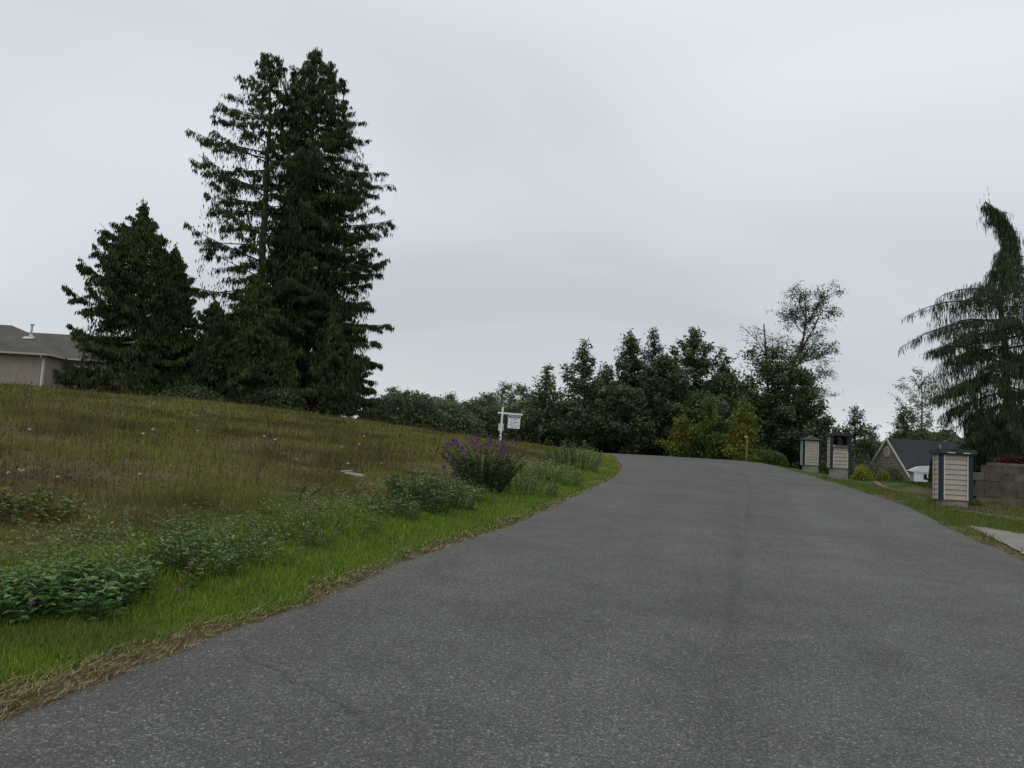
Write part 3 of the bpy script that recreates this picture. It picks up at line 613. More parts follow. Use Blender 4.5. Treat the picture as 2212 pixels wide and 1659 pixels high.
# ------------------------------------------------------------------ broadleaf trees
DK = ((.060, .098, .034), (.085, .125, .045), (.050, .078, .032), (.10, .135, .06)); MID = ((.058, .092, .028), (.072, .108, .034), (.048, .075, .028)); OLV = ((.060, .086, .032), (.054, .080, .032), (.078, .096, .036))  # DK lightened in place of haze; its palest tone paints leaf glints
FAR = ((.11, .155, .075), (.125, .17, .08), (.095, .135, .07)); YEL = ((.15, .17, .02), (.09, .14, .02), (.19, .175, .022)); YG2 = ((.085, .14, .025), (.065, .11, .025), (.12, .17, .03)); YG = ((.12, .17, .02), (.09, .13, .02), (.16, .19, .025))  # FAR is lightened: distance haze put into the leaf colour
GRY = ((.055, .060, .040), (.048, .052, .036), (.06, .065, .045))
gapg = 'trees beyond the end of the road'
for (nm, lab, u, y, vt, prof, cols, kw) in [
    ('poplar_tree', 'slim pointed poplar standing alone just right of the sign', 1178, 58, 790, [(0, 34), (.4, 48), (.65, 32), (.85, 12), (1, 2)], DK, dict(nleaf=7000, leaf=.12, up=(1.0, 1.3), nlimb=40, t0=.08)),
    ('poplar_tree', 'airy poplar with sky through its crown and a pale slim trunk at the road bend', 1264, 60, 738, [(0, 40), (.35, 62), (.6, 42), (.82, 18), (1, 2)], DK, dict(nleaf=9500, leaf=.13, up=(.9, 1.25), nlimb=46, t0=.12)),
    ('poplar_tree', 'thin leafy tree right behind the airy poplar', 1312, 64, 790, [(0, 28), (.5, 34), (.8, 20), (1, 4)], OLV, dict(nleaf=9000, leaf=.11, t0=.1)),
    ('broadleaf_tree', 'dark domed tree between the airy poplar and the wispy one', 1362, 62, 722, [(0, 50), (.4, 66), (.65, 44), (.85, 20), (1, 3)], DK, dict(nleaf=17000, leaf=.13, nlimb=44)),
    ('poplar_tree', 'wispy pale topped tree rising over the dark grove', 1412, 66, 712, [(0, 46), (.4, 60), (.68, 32), (.86, 12), (1, 2)], GRY, dict(nleaf=12000, leaf=.11, nlimb=44)),
    ('broadleaf_tree', 'dark twin topped tree in the middle of the grove', 1502, 62, 712, [(0, 60), (.4, 74), (.68, 50), (.86, 26), (1, 3)], DK, dict(nleaf=20000, leaf=.13, nlimb=50)),
    ('broadleaf_tree', 'shorter dark tree on the right shoulder of the twin topped one', 1556, 63, 752, [(0, 50), (.4, 62), (.7, 36), (1, 3)], DK, dict(nleaf=15000, leaf=.12)),
    ('broadleaf_tree', 'olive brown tree filling the grove below the wispy top', 1440, 59, 770, [(0, 60), (.5, 66), (.8, 42), (1, 8)], OLV, dict(nleaf=20000, leaf=.12, nlimb=48)),
    ('broadleaf_tree', 'broad dark green tree left of the yellowing saplings', 1345, 57, 835, [(0, 62), (.5, 66), (.8, 44), (1, 10)], OLV, dict(nleaf=18000, leaf=.12, nlimb=40)),
    ('broadleaf_tree', 'low dark tree close behind the sign post', 1232, 56, 872, [(0, 52), (.5, 56), (.8, 36), (1, 10)], OLV, dict(nleaf=13000, leaf=.11)),
    ('broadleaf_tree', 'low dark thicket tree left of the sign post', 1150, 57, 888, [(0, 50), (.5, 52), (.8, 32), (1, 10)], DK, dict(nleaf=12000, leaf=.11)),
    ('broadleaf_tree', 'dark tree right behind the yellowing saplings', 1575, 60, 810, [(0, 60), (.5, 60), (.8, 42), (1, 8)], DK, dict(nleaf=19000, leaf=.12, nlimb=44)),
    ('broadleaf_tree', 'low dark tree behind the greener sapling', 1520, 56.5, 850, [(0, 54), (.5, 60), (.8, 42), (1, 8)], DK, dict(nleaf=17000, leaf=.12, nlimb=40)),
    ('maple_tree', 'large round dark maple below the tall half bare tree', 1668, 58, 752, [(0, 70), (.3, 78), (.6, 76), (.85, 52), (1, 16)], MID, dict(nleaf=26000, leaf=.12, nlimb=60, clump=.3)),
    ('maple_tree', 'dark rounded tree right of the large maple beneath the leaning trunk', 1735, 56, 800, [(0, 60), (.4, 64), (.7, 56), (.9, 34), (1, 12)], DK, dict(nleaf=22000, leaf=.12, nlimb=50)),
    ('young_maple_tree', 'small yellow green sapling leftmost of the three at the road edge', 1468, 52, 902, [(0, 22), (.4, 30), (.8, 20), (1, 5)], YEL, dict(nleaf=2700, leaf=.10, nlimb=26, trunk_r=.05)),
    ('young_maple_tree', 'taller green sapling between two yellowing ones at the road edge', 1532, 52, 862, [(0, 36), (.4, 44), (.8, 26), (1, 6)], YG2, dict(nleaf=4600, leaf=.10, nlimb=30, trunk_r=.06)),
    ('young_maple_tree', 'golden yellow sapling rightmost of the three at the road edge', 1606, 51, 868, [(0, 30), (.35, 40), (.7, 36), (.9, 18), (1, 6)], YEL, dict(nleaf=4200, leaf=.10, nlimb=30, trunk_r=.06)),
    ('alder_tree', 'pointed pale green tree behind the yellow bushes', 1845, 62, 882, [(0, 40), (.5, 42), (.8, 24), (1, 5)], MID, dict(nleaf=9000, leaf=.11)),
    ('alder_tree', 'low olive tree between the brick coloured pillar tops and the gable', 1880, 66, 920, [(0, 50), (.5, 46), (.8, 24), (1, 6)], OLV, dict(nleaf=9000, leaf=.11)),
    ('alder_tree', 'olive green tree right behind the open fronted pillar', 1815, 58, 930, [(0, 44), (.5, 42), (.8, 24), (1, 6)], OLV, dict(nleaf=9000, leaf=.11)),
    ('alder_tree', 'loose leafy tree above the roof ridge of the gabled house', 1955, 76, 880, [(0, 50), (.5, 52), (.8, 36), (1, 10)], MID, dict(nleaf=9000, leaf=.14)),
    ('alder_tree', 'broad pale see through tree peeping out left of the weeping conifer', 1990, 78, 800, [(0, 70), (.4, 84), (.75, 70), (.95, 40), (1, 20)], FAR, dict(nleaf=9000, leaf=.12, nlimb=60)),
]:
    if y < 68 and 'young' not in nm: prof = [(a, b*(1+.35*smooth(a, .3, .7))) for a, b in prof]; kw['leaf'] = kw['leaf']*1.12; kw['nlimb'] = kw.get('nlimb', 34)+10
    broadleaf(nm, lab.replace('brick coloured ', 'tan '), 'tree', u, y, vt, prof, cols, **kw)
# tall half bare alder leaning over the maple, and the dead snag
def bare_tree(name, label, y, limbs, leaves, cols, leaf, r0):
    b = at(*limbs[0][0][:2], y); root = empty(name, (b[0], y, gz(b[0], y)), label, 'tree'); wood = MB(); fol = MB(); tips = []
    for li, (*pts, ra, rb_) in enumerate(limbs):
        Q = np.array([at(u, v, y) for u, v in pts]); t = np.linspace(0, 1, len(Q)); T_ = np.linspace(0, 1, 14); Q = np.stack([np.interp(T_, t, Q[:, k_]) for k_ in range(3)], 1)
        if li: Q[:, 1] += (T_*rng.uniform(-1.2, 1.2))
        else: Q = np.vstack([[Q[0, 0], y, gz(Q[0, 0], y)-.1], Q])
        wood.tube(Q, np.linspace(ra, rb_, len(Q)), 6)
        m = int(14*(1 if li else 1.6))
        for q in range(m):
            i0 = rng.uniform(.35 if li == 0 else .15, 1)*(len(Q)-1); o = np.array([np.interp(i0, np.arange(len(Q)), Q[:, k_]) for k_ in range(3)])
            d = rng.normal(0, 1, 3); d[2] = abs(d[2])*.6+.15; d /= np.linalg.norm(d); l = rng.uniform(.5, 1.7)*(1.3-.7*i0/len(Q))
            Q2 = o+d*l*np.linspace(0, 1, 5)[:, None]+rng.normal(0, .04, (5, 3)); wood.tube(Q2, np.linspace(.022, .007, 5), 3); tips.append(Q2[2:])
            for k2 in range(3):
                d2 = rng.normal(0, 1, 3)+d; d2 /= np.linalg.norm(d2); Q3 = Q2[rng.integers(1, 5)]+d2*rng.uniform(.2, .6)*np.linspace(0, 1, 3)[:, None]; wood.tube(Q3, .007, 3); tips.append(Q3[1:])
    if leaves:
        C = np.concatenate(tips); P = C[rng.integers(0, len(C), leaves)]+rng.normal(0, .16, (leaves, 3)); fol.quads(*leafset(P, np.full(leaves, leaf), cols))
    wood.build('trunk', MAT['bark'], root, smooth_=True)
    if leaves: fol.build('crown', MAT['leaf'], root)
bare_tree('alder_tree', 'tall thin crowned tree with visible leaning forked trunk above the maple', 59, [
    ((1725, 1000), (1700, 880), (1708, 800), (1735, 735), (1742, 680), (1738, 640), .17, .03),
    ((1712, 785), (1752, 720), (1775, 670), (1812, 684), .09, .02), ((1740, 705), (1765, 660), (1785, 640), .06, .015), ((1740, 690), (1725, 655), (1730, 635), .05, .015),
    ((1738, 725), (1715, 690), (1705, 672), .04, .012), ((1715, 790), (1768, 770), (1795, 750), .05, .012), ((1710, 830), (1770, 815), (1800, 800), .05, .012), ((1715, 800), (1748, 760), (1785, 715), .05, .012),
    ((1705, 870), (1770, 860), (1800, 850), .05, .012)], 9500, MID, .085, .2)
bare_tree('dead_tree', 'dead grey snag with broken top poking above the maple', 58.5, [((1668, 1000), (1660, 850), (1655, 760), (1650, 700), .12, .045), ((1655, 770), (1640, 735), (1618, 708), .04, .01), ((1655, 790), (1672, 760), (1680, 738), .03, .01)], 500, GRY, .07, .1)
bare_tree('dead_tree', 'thin dead sapling spike right of the broken snag', 58.8, [((1690, 1000), (1688, 850), (1680, 735), .06, .02)], 200, GRY, .07, .1)

# distant trees on the left, seen low over the crest
for k, (u, vt, w_, fr) in enumerate([(815, 868, 26, 0), (850, 838, 34, 0), (885, 862, 28, 1), (915, 852, 30, 0), (950, 862, 30, 2), (975, 850, 32, 0), (1010, 868, 28, 1), (1040, 858, 32, 0), (1060, 850, 30, 2), (1098, 828, 34, 3), (1130, 832, 30, 3)]):
    broadleaf('distant_tree', ['loose topped distant tree far left of the sign, nearest the tall cedars', 'taller rounded distant tree just right of the tall cedars', 'small distant tree with a notch on both sides', 'distant bushy tree above the green shrubs of the crest', 'distant tree with lighter leaves left of the middle of the low tree line', 'rounded distant tree in the middle of the low tree line',
        'lowest distant tree in the middle of the low tree line', 'distant tree left of the umbrella shaped ones', 'thin leafed distant tree next to the umbrella shaped one', 'umbrella shaped distant tree above the sign post', 'second umbrella shaped distant tree right of the sign'][k],
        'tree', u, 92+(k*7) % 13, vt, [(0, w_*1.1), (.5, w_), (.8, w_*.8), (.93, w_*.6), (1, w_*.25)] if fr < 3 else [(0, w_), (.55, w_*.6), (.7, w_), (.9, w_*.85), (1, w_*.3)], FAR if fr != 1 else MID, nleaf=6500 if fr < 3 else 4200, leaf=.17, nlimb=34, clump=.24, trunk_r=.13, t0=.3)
# continuous thicket under the distant tree line and behind the grove (a wood that reads as one mass)
def thicket(name, label, segs, cols, n, leaf):
    fol = MB()
    for (u0, u1, y, v_a, v_b) in segs:
        m = int(n*(u1-u0)/sum(s[1]-s[0] for s in segs)); uu = rng.uniform(u0, u1, m); yy = y+rng.uniform(-2.5, 3.5, m)
        k = (uu-u0)/(u1-u0); topv = v_a*(1-k)+v_b*k+26*(fbm(uu*.022+y, uu*0+3, 4)-.5)*2
        px = np.array([ray(a, 950)[0] for a in (u0, u1)]); xx = (px[0]*(1-k)+px[1]*k)*yy
        d0 = ray(u0, 900); d1 = ray(u1, 900); hz0 = d0[2]*(1-k)+d1[2]*k; zt = EYE+(hz0-(topv-900)*1024/2212/800)*yy
        zb = terr(xx, yy); zz_ = zb+(zt-zb)*rng.uniform(0, 1, m)**.75
        P = np.stack([xx, yy, zz_], 1); P = P[zt > zb]
        fol.quads(*leafset(P, np.full(len(P), leaf), cols))
    tag(fol.build(name, MAT['leaf']), label, 'woodland', kind='stuff')
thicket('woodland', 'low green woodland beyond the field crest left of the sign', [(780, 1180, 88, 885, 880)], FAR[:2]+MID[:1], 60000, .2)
thicket('woodland_edge', 'dark thicket behind the grove at the end of the road', [(1120, 1340, 70, 900, 850), (1340, 1600, 70, 830, 830), (1600, 1790, 66, 840, 900), (1790, 2240, 84, 945, 945)], DK, 170000, .19)
# shrubs on the field crest
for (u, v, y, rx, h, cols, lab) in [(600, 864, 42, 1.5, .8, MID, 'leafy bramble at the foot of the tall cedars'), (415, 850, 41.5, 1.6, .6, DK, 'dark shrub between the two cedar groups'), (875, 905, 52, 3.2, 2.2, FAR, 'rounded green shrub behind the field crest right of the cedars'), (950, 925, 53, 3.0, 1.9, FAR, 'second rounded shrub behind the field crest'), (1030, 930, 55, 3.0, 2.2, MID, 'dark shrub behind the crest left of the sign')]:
    p = at(u, v, y); bush('shrub', lab, 'shrub', (p[0], y, gz(p[0], y)-.05), rx, 1.4, h+max(0, p[2]-gz(p[0], y))*.6, cols, 9000, .11)

# ------------------------------------------------------------------ garden bushes
def gp_(u, v): h = hit(u, v); return h
p = at(1660, 1003, 45.5); bush('garden_bush', 'round dark green mounded bush at the right road edge near the crest', 'bush', (p[0], 45.5, gz(p[0], 45.5)), 1.1, 1.0, .85, ((.045, .085, .016), (.055, .10, .02)), 14000, .05, lump=.12)
p = at(1632, 1000, 45); bush('grass_tuft', 'bright yellow green tuft beside the round mounded bush', 'plant', (p[0], 45, gz(p[0], 45)), .3, .3, .45, YG, 1200, .06, stems=1)
for (u, v, y, rx, h, cols, lab) in [
    (1862, 1030, 37.5, .55, .55, ((.29, .31, .025), (.22, .26, .025)), 'bright yellow green bush left of the gable on the lawn'),
    (1908, 1033, 37, .42, .36, ((.24, .28, .025), (.18, .22, .025)), 'small yellow green bush below the gable, second from the left'),
    (1822, 1030, 36.5, .35, .35, ((.09, .14, .02), (.07, .11, .02)), 'small green bush tight against the open fronted pillar'),
    (1932, 1034, 38, .75, .62, MID, 'dark green rounded hedge bush left of the white camper'),
    (1893, 1030, 40.5, 1.1, .75, OLV, 'olive hedge bush standing below the oval vent'),
    (1850, 1022, 42, 1.6, 1.3, OLV, 'tall loose shrub behind the yellow bush'),
    (2014, 1030, 34, .16, .75, OLV, 'narrow leafy shrub touching the left side of the nearest pillar')]:
    p = at(u, v, y); bush('garden_bush', lab, 'bush', (p[0], y, gz(p[0], y)-.05), rx, rx*.8, h+max(0, p[2]-gz(p[0], y)), cols, 5000, .045)
for (u, y, rx, h, cols, lab) in [(2128, 23.8, .45, .62, YG, 'yellow green bush on top of the retaining wall'), (2190, 23.6, .7, .55, ((.07, .014, .016), (.055, .012, .014), (.045, .02, .018)), 'dark red leaved shrub on top of the retaining wall'), (2158, 24.4, .6, .75, ((.05, .05, .02), (.06, .04, .02)), 'brownish shrub between the yellow and red ones on the wall')]:
    x_ = ray(u, 1000)[0]*y; bush('garden_bush', lab, 'bush', (x_, y, gz(x_, y)-.03), rx, rx*.7, h, cols, 4500, .035)
for (u, v, y) in [(2160, 1000, 31)]:
    x_ = ray(u, 950)[0]*y; bush('hedge', 'dark hedge standing in the shade behind the weeping conifer', 'hedge', (x_+1.6, y, gz(x_, y)-.1), 3.4, 1.2, 2.6, DK, 26000, .09)

# ------------------------------------------------------------------ left-hand weeds
def herb(name, label, c, n, hgt, rad, leafL, leafW, cols, stem_col=(.07, .08, .04), per=12, droop=.5, flop=.25, cat='plant', group=None, tipflower=None):
    """clump of upright stems carrying lance shaped leaves"""
    root = empty(name, c, label, cat, group); wd = MB(); fol = MB(); fl = MB(); Ps = []; Ds = []
    for q in range(n):
        a = rng.uniform(0, 6.28); r = rad*math.sqrt(rng.random()); b = np.array([c[0]+math.cos(a)*r, c[1]+math.sin(a)*r*.8, 0]); b[2] = gz(b[0], b[1])-.01
        H = hgt*rng.uniform(.6, 1.05)*(1-.35*r/rad); d = np.array([math.cos(a)*flop*r/rad+rng.normal(0, .08), math.sin(a)*flop*r/rad+rng.normal(0, .08), 1.]); s = np.linspace(0, 1, 5)
        Q = b+d*H*s[:, None]+np.array([math.cos(a), math.sin(a), 0])*(.12*H*s**2)[:, None]; wd.tube(Q, np.linspace(.006, .003, 5)*hgt/.5, 3, stem_col)
        t = rng.uniform(.15, 1, per); ii = t*4; P = np.stack([np.interp(ii, np.arange(5), Q[:, k_]) for k_ in range(3)], 1); Ps.append(P)
        aa = rng.uniform(0, 6.28, per); Ds.append(np.stack([np.cos(aa), np.sin(aa), rng.uniform(.1, .7, per)], 1))
        if tipflower and rng.random() < tipflower[0]:
            fl.quads(*leafset(Q[-1]+rng.normal(0, tipflower[2], (14, 3)), np.full(14, tipflower[2]*.9), tipflower[1]))
    P = np.concatenate(Ps); D = np.concatenate(Ds); D /= np.linalg.norm(D, axis=1)[:, None]; m = len(P)
    S = np.cross(D, [0, 0, 1.]); S /= np.linalg.norm(S, axis=1)[:, None]; L_ = leafL*rng.uniform(.5, 1.15, m)[:, None]; W_ = leafW*rng.uniform(.7, 1.2, m)[:, None]
    dn = np.array([0, 0, -1.])*droop; c2 = np.array(cols)[rng.integers(0, len(cols), m)]*(1+rng.uniform(-.3, .3, (m, 1)))
    mid = P+D*L_*.5; tip = P+D*L_+dn*L_*.45; roll = rng.normal(0, .25, m)[:, None]*np.array([0, 0, 1.])*W_
    fol.quads(np.stack([P, mid+S*W_+roll, tip, mid-S*W_-roll], 1), c2)
    fol.V = [v for v in fol.V]; off_ = fol.n
    for V_, F_, T_ in zip(wd.V, wd.F, wd.T): fol.V.append(V_); fol.F.append(F_+off_); fol.T.append(T_)
    fol.build('foliage', MAT['leaf'], root)
    if fl.V: fl.build('flowers', MAT['petal'], root)
    return root
HB = ((.09, .20, .055), (.115, .23, .06), (.16, .27, .085), (.07, .16, .045)); HB2 = ((.11, .20, .06), (.14, .23, .08), (.085, .15, .045), (.18, .25, .12)); BR = ((.11, .15, .03), (.13, .17, .03), (.075, .11, .03), (.14, .12, .045))
for (u, v, n, hh, rd, lL, lW, cols, lab, per) in [
    (40, 1325, 45, .27, .27, .085, .016, HB, 'dark green broad leaved weeds at the far left by the verge', 12),
    (165, 1315, 75, .35, .32, .095, .017, HB, 'largest dark green broad leaved clump near the left edge of the verge', 13),
    (260, 1288, 50, .28, .28, .085, .015, HB+BR[:1], 'broad leaved weed clump right of the largest one', 12),
    (345, 1250, 36, .26, .32, .06, .010, BR+HB2[:1], 'thin olive weeds between the two broad leaved clumps', 12),
    (425, 1228, 70, .36, .36, .075, .012, HB2+HB, 'grey green leafy weeds in the middle of the verge', 13),
    (530, 1205, 46, .30, .42, .06, .010, HB2, 'silvery green weeds right of the grey green clump', 12),
    (640, 1165, 36, .26, .45, .055, .009, HB2+BR, 'fine leaved weeds left of the grassy mound', 10),
    (735, 1140, 36, .24, .5, .055, .009, BR+HB2[:2], 'sparse low weeds in the middle of the long verge', 10),
    (845, 1115, 60, .34, .42, .08, .010, HB2+BR, 'low arching weeds left of the tall nettle clump', 12),
    (905, 1102, 90, .66, .42, .085, .016, HB+BR[:1], 'darker tall weed clump left of the pale nettles', 14),
    (955, 1090, 90, .55, .45, .085, .015, HB2, 'tall pale leaved nettle clump left of the butterfly bush', 13),
    (1000, 1078, 50, .40, .5, .075, .014, HB2+BR, 'pale leaved weeds under the butterfly bush on its left', 12),
    (1120, 1060, 80, .48, .75, .08, .014, BR+HB, 'green brambles right of the butterfly bush', 13),
    (1190, 1040, 70, .48, .75, .08, .014, BR+HB2[:2], 'low brambles between butterfly bush and the tall pale weeds', 13),
    (1240, 1012, 80, .95, .75, .11, .017, HB2, 'tall pale green weeds at the bend of the verge', 14),
    (45, 1118, 70, .30, .45, .08, .016, YG+BR, 'yellow green bramble patch in the field at the far left', 13)]:
    h = hit(u, v); herb('weed_clump', lab, h, n, hh, rd, lL, lW, cols, per=per)
# butterfly bush
h = hit(1040, 1058)
herb('butterfly_bush', 'large butterfly bush with purple flower spikes beside the sign', h, 80, 1.05, .36, .11, .016, ((.06, .11, .03), (.075, .13, .04), (.045, .085, .028), (.11, .15, .045)), per=40, flop=.62, cat='bush')
bb = bpy.data.objects['butterfly_bush']
fm = MB()
for (u0, v0, u1, v1) in [(1072, 968, 1080, 940), (1078, 985, 1092, 948), (1088, 975, 1110, 952), (1086, 962, 1088, 945), (1020, 962, 1008, 945), (1030, 968, 1022, 952), (996, 968, 985, 948), (1003, 975, 995, 962), (975, 962, 962, 957), (985, 952, 976, 950), (968, 992, 955, 984), (1003, 990, 995, 980), (1050, 975, 1044, 960), (1058, 960, 1060, 940), (998, 1000, 988, 994), (1052, 1002, 1048, 988), (962, 1012, 955, 1006), (985, 1028, 975, 1022), (1100, 1000, 1094, 985), (1010, 1040, 1004, 1034), (1034, 960, 1028, 944)]:
    yv = h[1]+rng.uniform(-.4, .4); A, Bq = at(u0, v0, yv), at(u1, v1, yv); m = 70; t = rng.random((m, 1))*1.25-.25; P = A+(Bq-A)*t+rng.normal(0, .024, (m, 3))*(1.1-.7*t)
    fm.quads(*leafset(P, np.full(m, .024), ((.14, .05, .19), (.19, .06, .23), (.09, .04, .16))))
fm.build('flowers', MAT['petal'], bb)

# pink knapweed flowers near the verge
def knapweed(u, v, lab, hh=.28):
    c = hit(u, v); root = empty('knapweed', c, lab, 'flower', 'pink knapweed flowers'); s = MB(); f = MB()
    s.tube(np.array([c, c+[.01, 0, hh*.5], c+[.02, .01, hh]]), .004, 4, (.07, .09, .04)); m = 90; d = rng.normal(0, 1, (m, 3)); d[:, 2] = np.abs(d[:, 2]); d /= np.linalg.norm(d, axis=1)[:, None]
    f.quads(*leafset(c+[.02, .01, hh]+d*.017, np.full(m, .008), ((.34, .15, .25), (.28, .11, .21)))); s.build('stem', MAT['straw'], root); f.build('flower_head', MAT['petal'], root)
knapweed(53, 1350, 'pink knapweed flower in front of the broad leaved weeds at the far left', .12)
knapweed(402, 1255, 'pink knapweed flower below the grey green weeds', .12)
knapweed(490, 1208, 'pink knapweed flower among the grey green weeds', .16)
knapweed(374, 1300, 'reddish knapweed flower low in the verge grass', .08)
knapweed(633, 1075, 'lone purple knapweed flower out in the brown field', .25)

# pale scrap of board lying in the field, dark broken stalks
h = hit(765, 1046); mb = MB(); mb.box(h+[0, 0, .16], (.30, .12, .03), rot=Matrix.Rotation(.12, 3, 'Y') @ Matrix.Rotation(-.2, 3, 'Z')); mb.box(h+[-.14, .03, .205], (.18, .09, .02), rot=Matrix.Rotation(-.1, 3, 'Y'))
tag(mb.build('wood_scrap', MAT['house_trim']), 'pale scrap of weathered board lying in the brown field', 'wood scrap')
for (u, v, l, ang, lab) in [(660, 1076, .5, .9, 'dark broken stalk pointing right in the field'), (642, 1085, .3, .35, 'short dark leaning twig in the field left of the broken stalk'), (640, 1102, .5, 1.45, 'dark stick lying flat below the leaning twig'), (932, 1000, .7, .3, 'thin bare brown stalk standing in the field near the middle')]:
    c = hit(u, v)-[0, 0, .02]; mb = MB(); d = np.array([math.sin(ang), 0, math.cos(ang)]); mb.tube(np.array([c, c+d*l*.5+[.01, 0, .02], c+d*l]), [.014, .01, .006], 5, (.9, .7, .6)); mb.tube(np.array([c+d*l*.4, c+d*l*.4+[.06, .03, .12]]), .006, 4, (.9, .7, .6))
    tag(mb.build('dry_stalk', MAT['bark']), lab, 'stalk')

# ------------------------------------------------------------------ for-sale sign
h = hit(1080, 955); ys_ = 39.0; p0 = at(1080, 956, ys_); g = gz(p0[0], ys_)
sg = empty('real_estate_sign', (p0[0], ys_, g), 'white hanging yard sign on a cross arm post behind the butterfly bush', 'sign'); sg.rotation_euler = (0, math.radians(1.4), math.radians(4))
ptop = at(1086.5, 879, ys_)[2]-g
m = local(); m.box((0, 0, ptop/2-.1), (.09, .09, ptop+.2)); m.build('post', MAT['sign_white'], sg)
za = ptop-.30
m = local(); m.box((.38, -.002, za), (1.22, .075, .085)); m.build('cross_arm', MAT['sign_white'], sg)
PW, PH = .60, .60; pcx = .60; ptopz = za-.075; 
m = local(); m.box((pcx, 0, ptopz-.225), (PW, .02, .45)); panel = m.build('panel', MAT['sign_white'], sg)
m = local(); m.box((pcx, 0, ptopz-.545), (PW, .02, .165)); m.build('rider_panel', MAT['sign_white'], sg)
m = local(); m.box((pcx+.005, 0, ptopz-.46), (PW*.98, .012, .02)); m.box((pcx+.24, -.010, ptopz-.49), (.02, .008, .08)); m.build('rider_bracket', MAT['ink_navy'], sg)
for s_ in (-1, 1): m = local(); m.box((pcx+s_*.22, 0, za-.058), (.012, .012, .05)); m.build('hanger', MAT['ink_navy'], sg)
m = local(); m.box((pcx, -.013, ptopz-.07), (PW*.9, .005, .095)); m.build('header', MAT['ink_navy'], panel)
m = local()
for k_, (wd_, g_) in enumerate([(.05, .0), (.035, .06), (.03, .105), (.045, .15), (.03, .205), (.04, .245), (.03, .295), (.05, .335)]):
    m.box((pcx-.185+g_+wd_/2, -.0175, ptopz-.07+.004*math.sin(k_*2)), (wd_, .003, .03+.012*(k_ % 3 == 0)))
m.build('header_lettering', MAT['sign_white'], panel)
def text(s, loc, size, mat, parent, name):
    cu = bpy.data.curves.new(name, 'FONT'); cu.body = s; cu.size = size; cu.align_x = 'CENTER'; cu.extrude = .0015; o = bpy.data.objects.new(name, cu)
    me = None; COL.objects.link(o); bpy.context.view_layer.update(); dg = bpy.context.evaluated_depsgraph_get(); me = bpy.data.meshes.new_from_object(o.evaluated_get(dg)); bpy.data.objects.remove(o)
    me.materials.clear(); me.materials.append(mat); o = bpy.data.objects.new(name, me); COL.objects.link(o); o.parent = parent; o.location = loc; o.rotation_euler = (PI/2, 0, 0); return o
text('676-4907', (pcx, -.0135, ptopz-.20), .095, MAT['ink_grey'], panel, 'phone_number')
m = local(); m.box((pcx+.0, -.013, ptopz-.245), (.06, .004, .03))
for (a_, b_, zz_, hh_) in [(-.21, -.09, -.315, .03), (-.06, -.04, -.315, .04), (-.03, .20, -.315, .028), (-.16, .18, -.395, .012)]: m.box((pcx+(a_+b_)/2, -.013, ptopz+zz_), (b_-a_, .004, hh_))
for (a_, b_, zz_) in [(-.15, -.02, -.515), (.01, .15, -.515), (-.15, .03, -.575), (.06, .15, -.575)]: m.box((pcx+(a_+b_)/2, -.013, ptopz+zz_), (b_-a_, .004, .018))
m.build('small_lettering', MAT['ink_grey'], panel)
m = local(); m.box((-.01, .075, ptop-1.0), (.26, .05, .33)); m.box((-.01, .075, ptop-.825), (.28, .07, .02)); m.build('brochure_box', MAT['sign_cream'], sg)
m = local(); m.box((.0, -.05, ptop-1.3), (.11, .012, .02), rot=Matrix.Rotation(-.3, 3, 'Y')); m.build('clip', MAT['ink_navy'], sg)

# slim marker post by the round bush
p = at(1612, 998, 46); g = gz(p[0], 46); o = empty('marker_post', (p[0], 46, g), 'slim pale post with rounded cap at the right road edge near the crest', 'post')
m = local(); m.box((0, 0, .75), (.09, .09, 1.7)); m.build('shaft', material('weathered_wood', (.16, .14, .09), .9, noise=[(9, .7, 1.3)]), o)
m = local(); m.tube(np.array([(-.07, 0, 1.44), (-.07, 0, 1.49), (-.07, 0, 1.55), (-.07, 0, 1.59)]), [.02, .08, .07, .02], 8); m.build('cap', MAT['siding'], o)

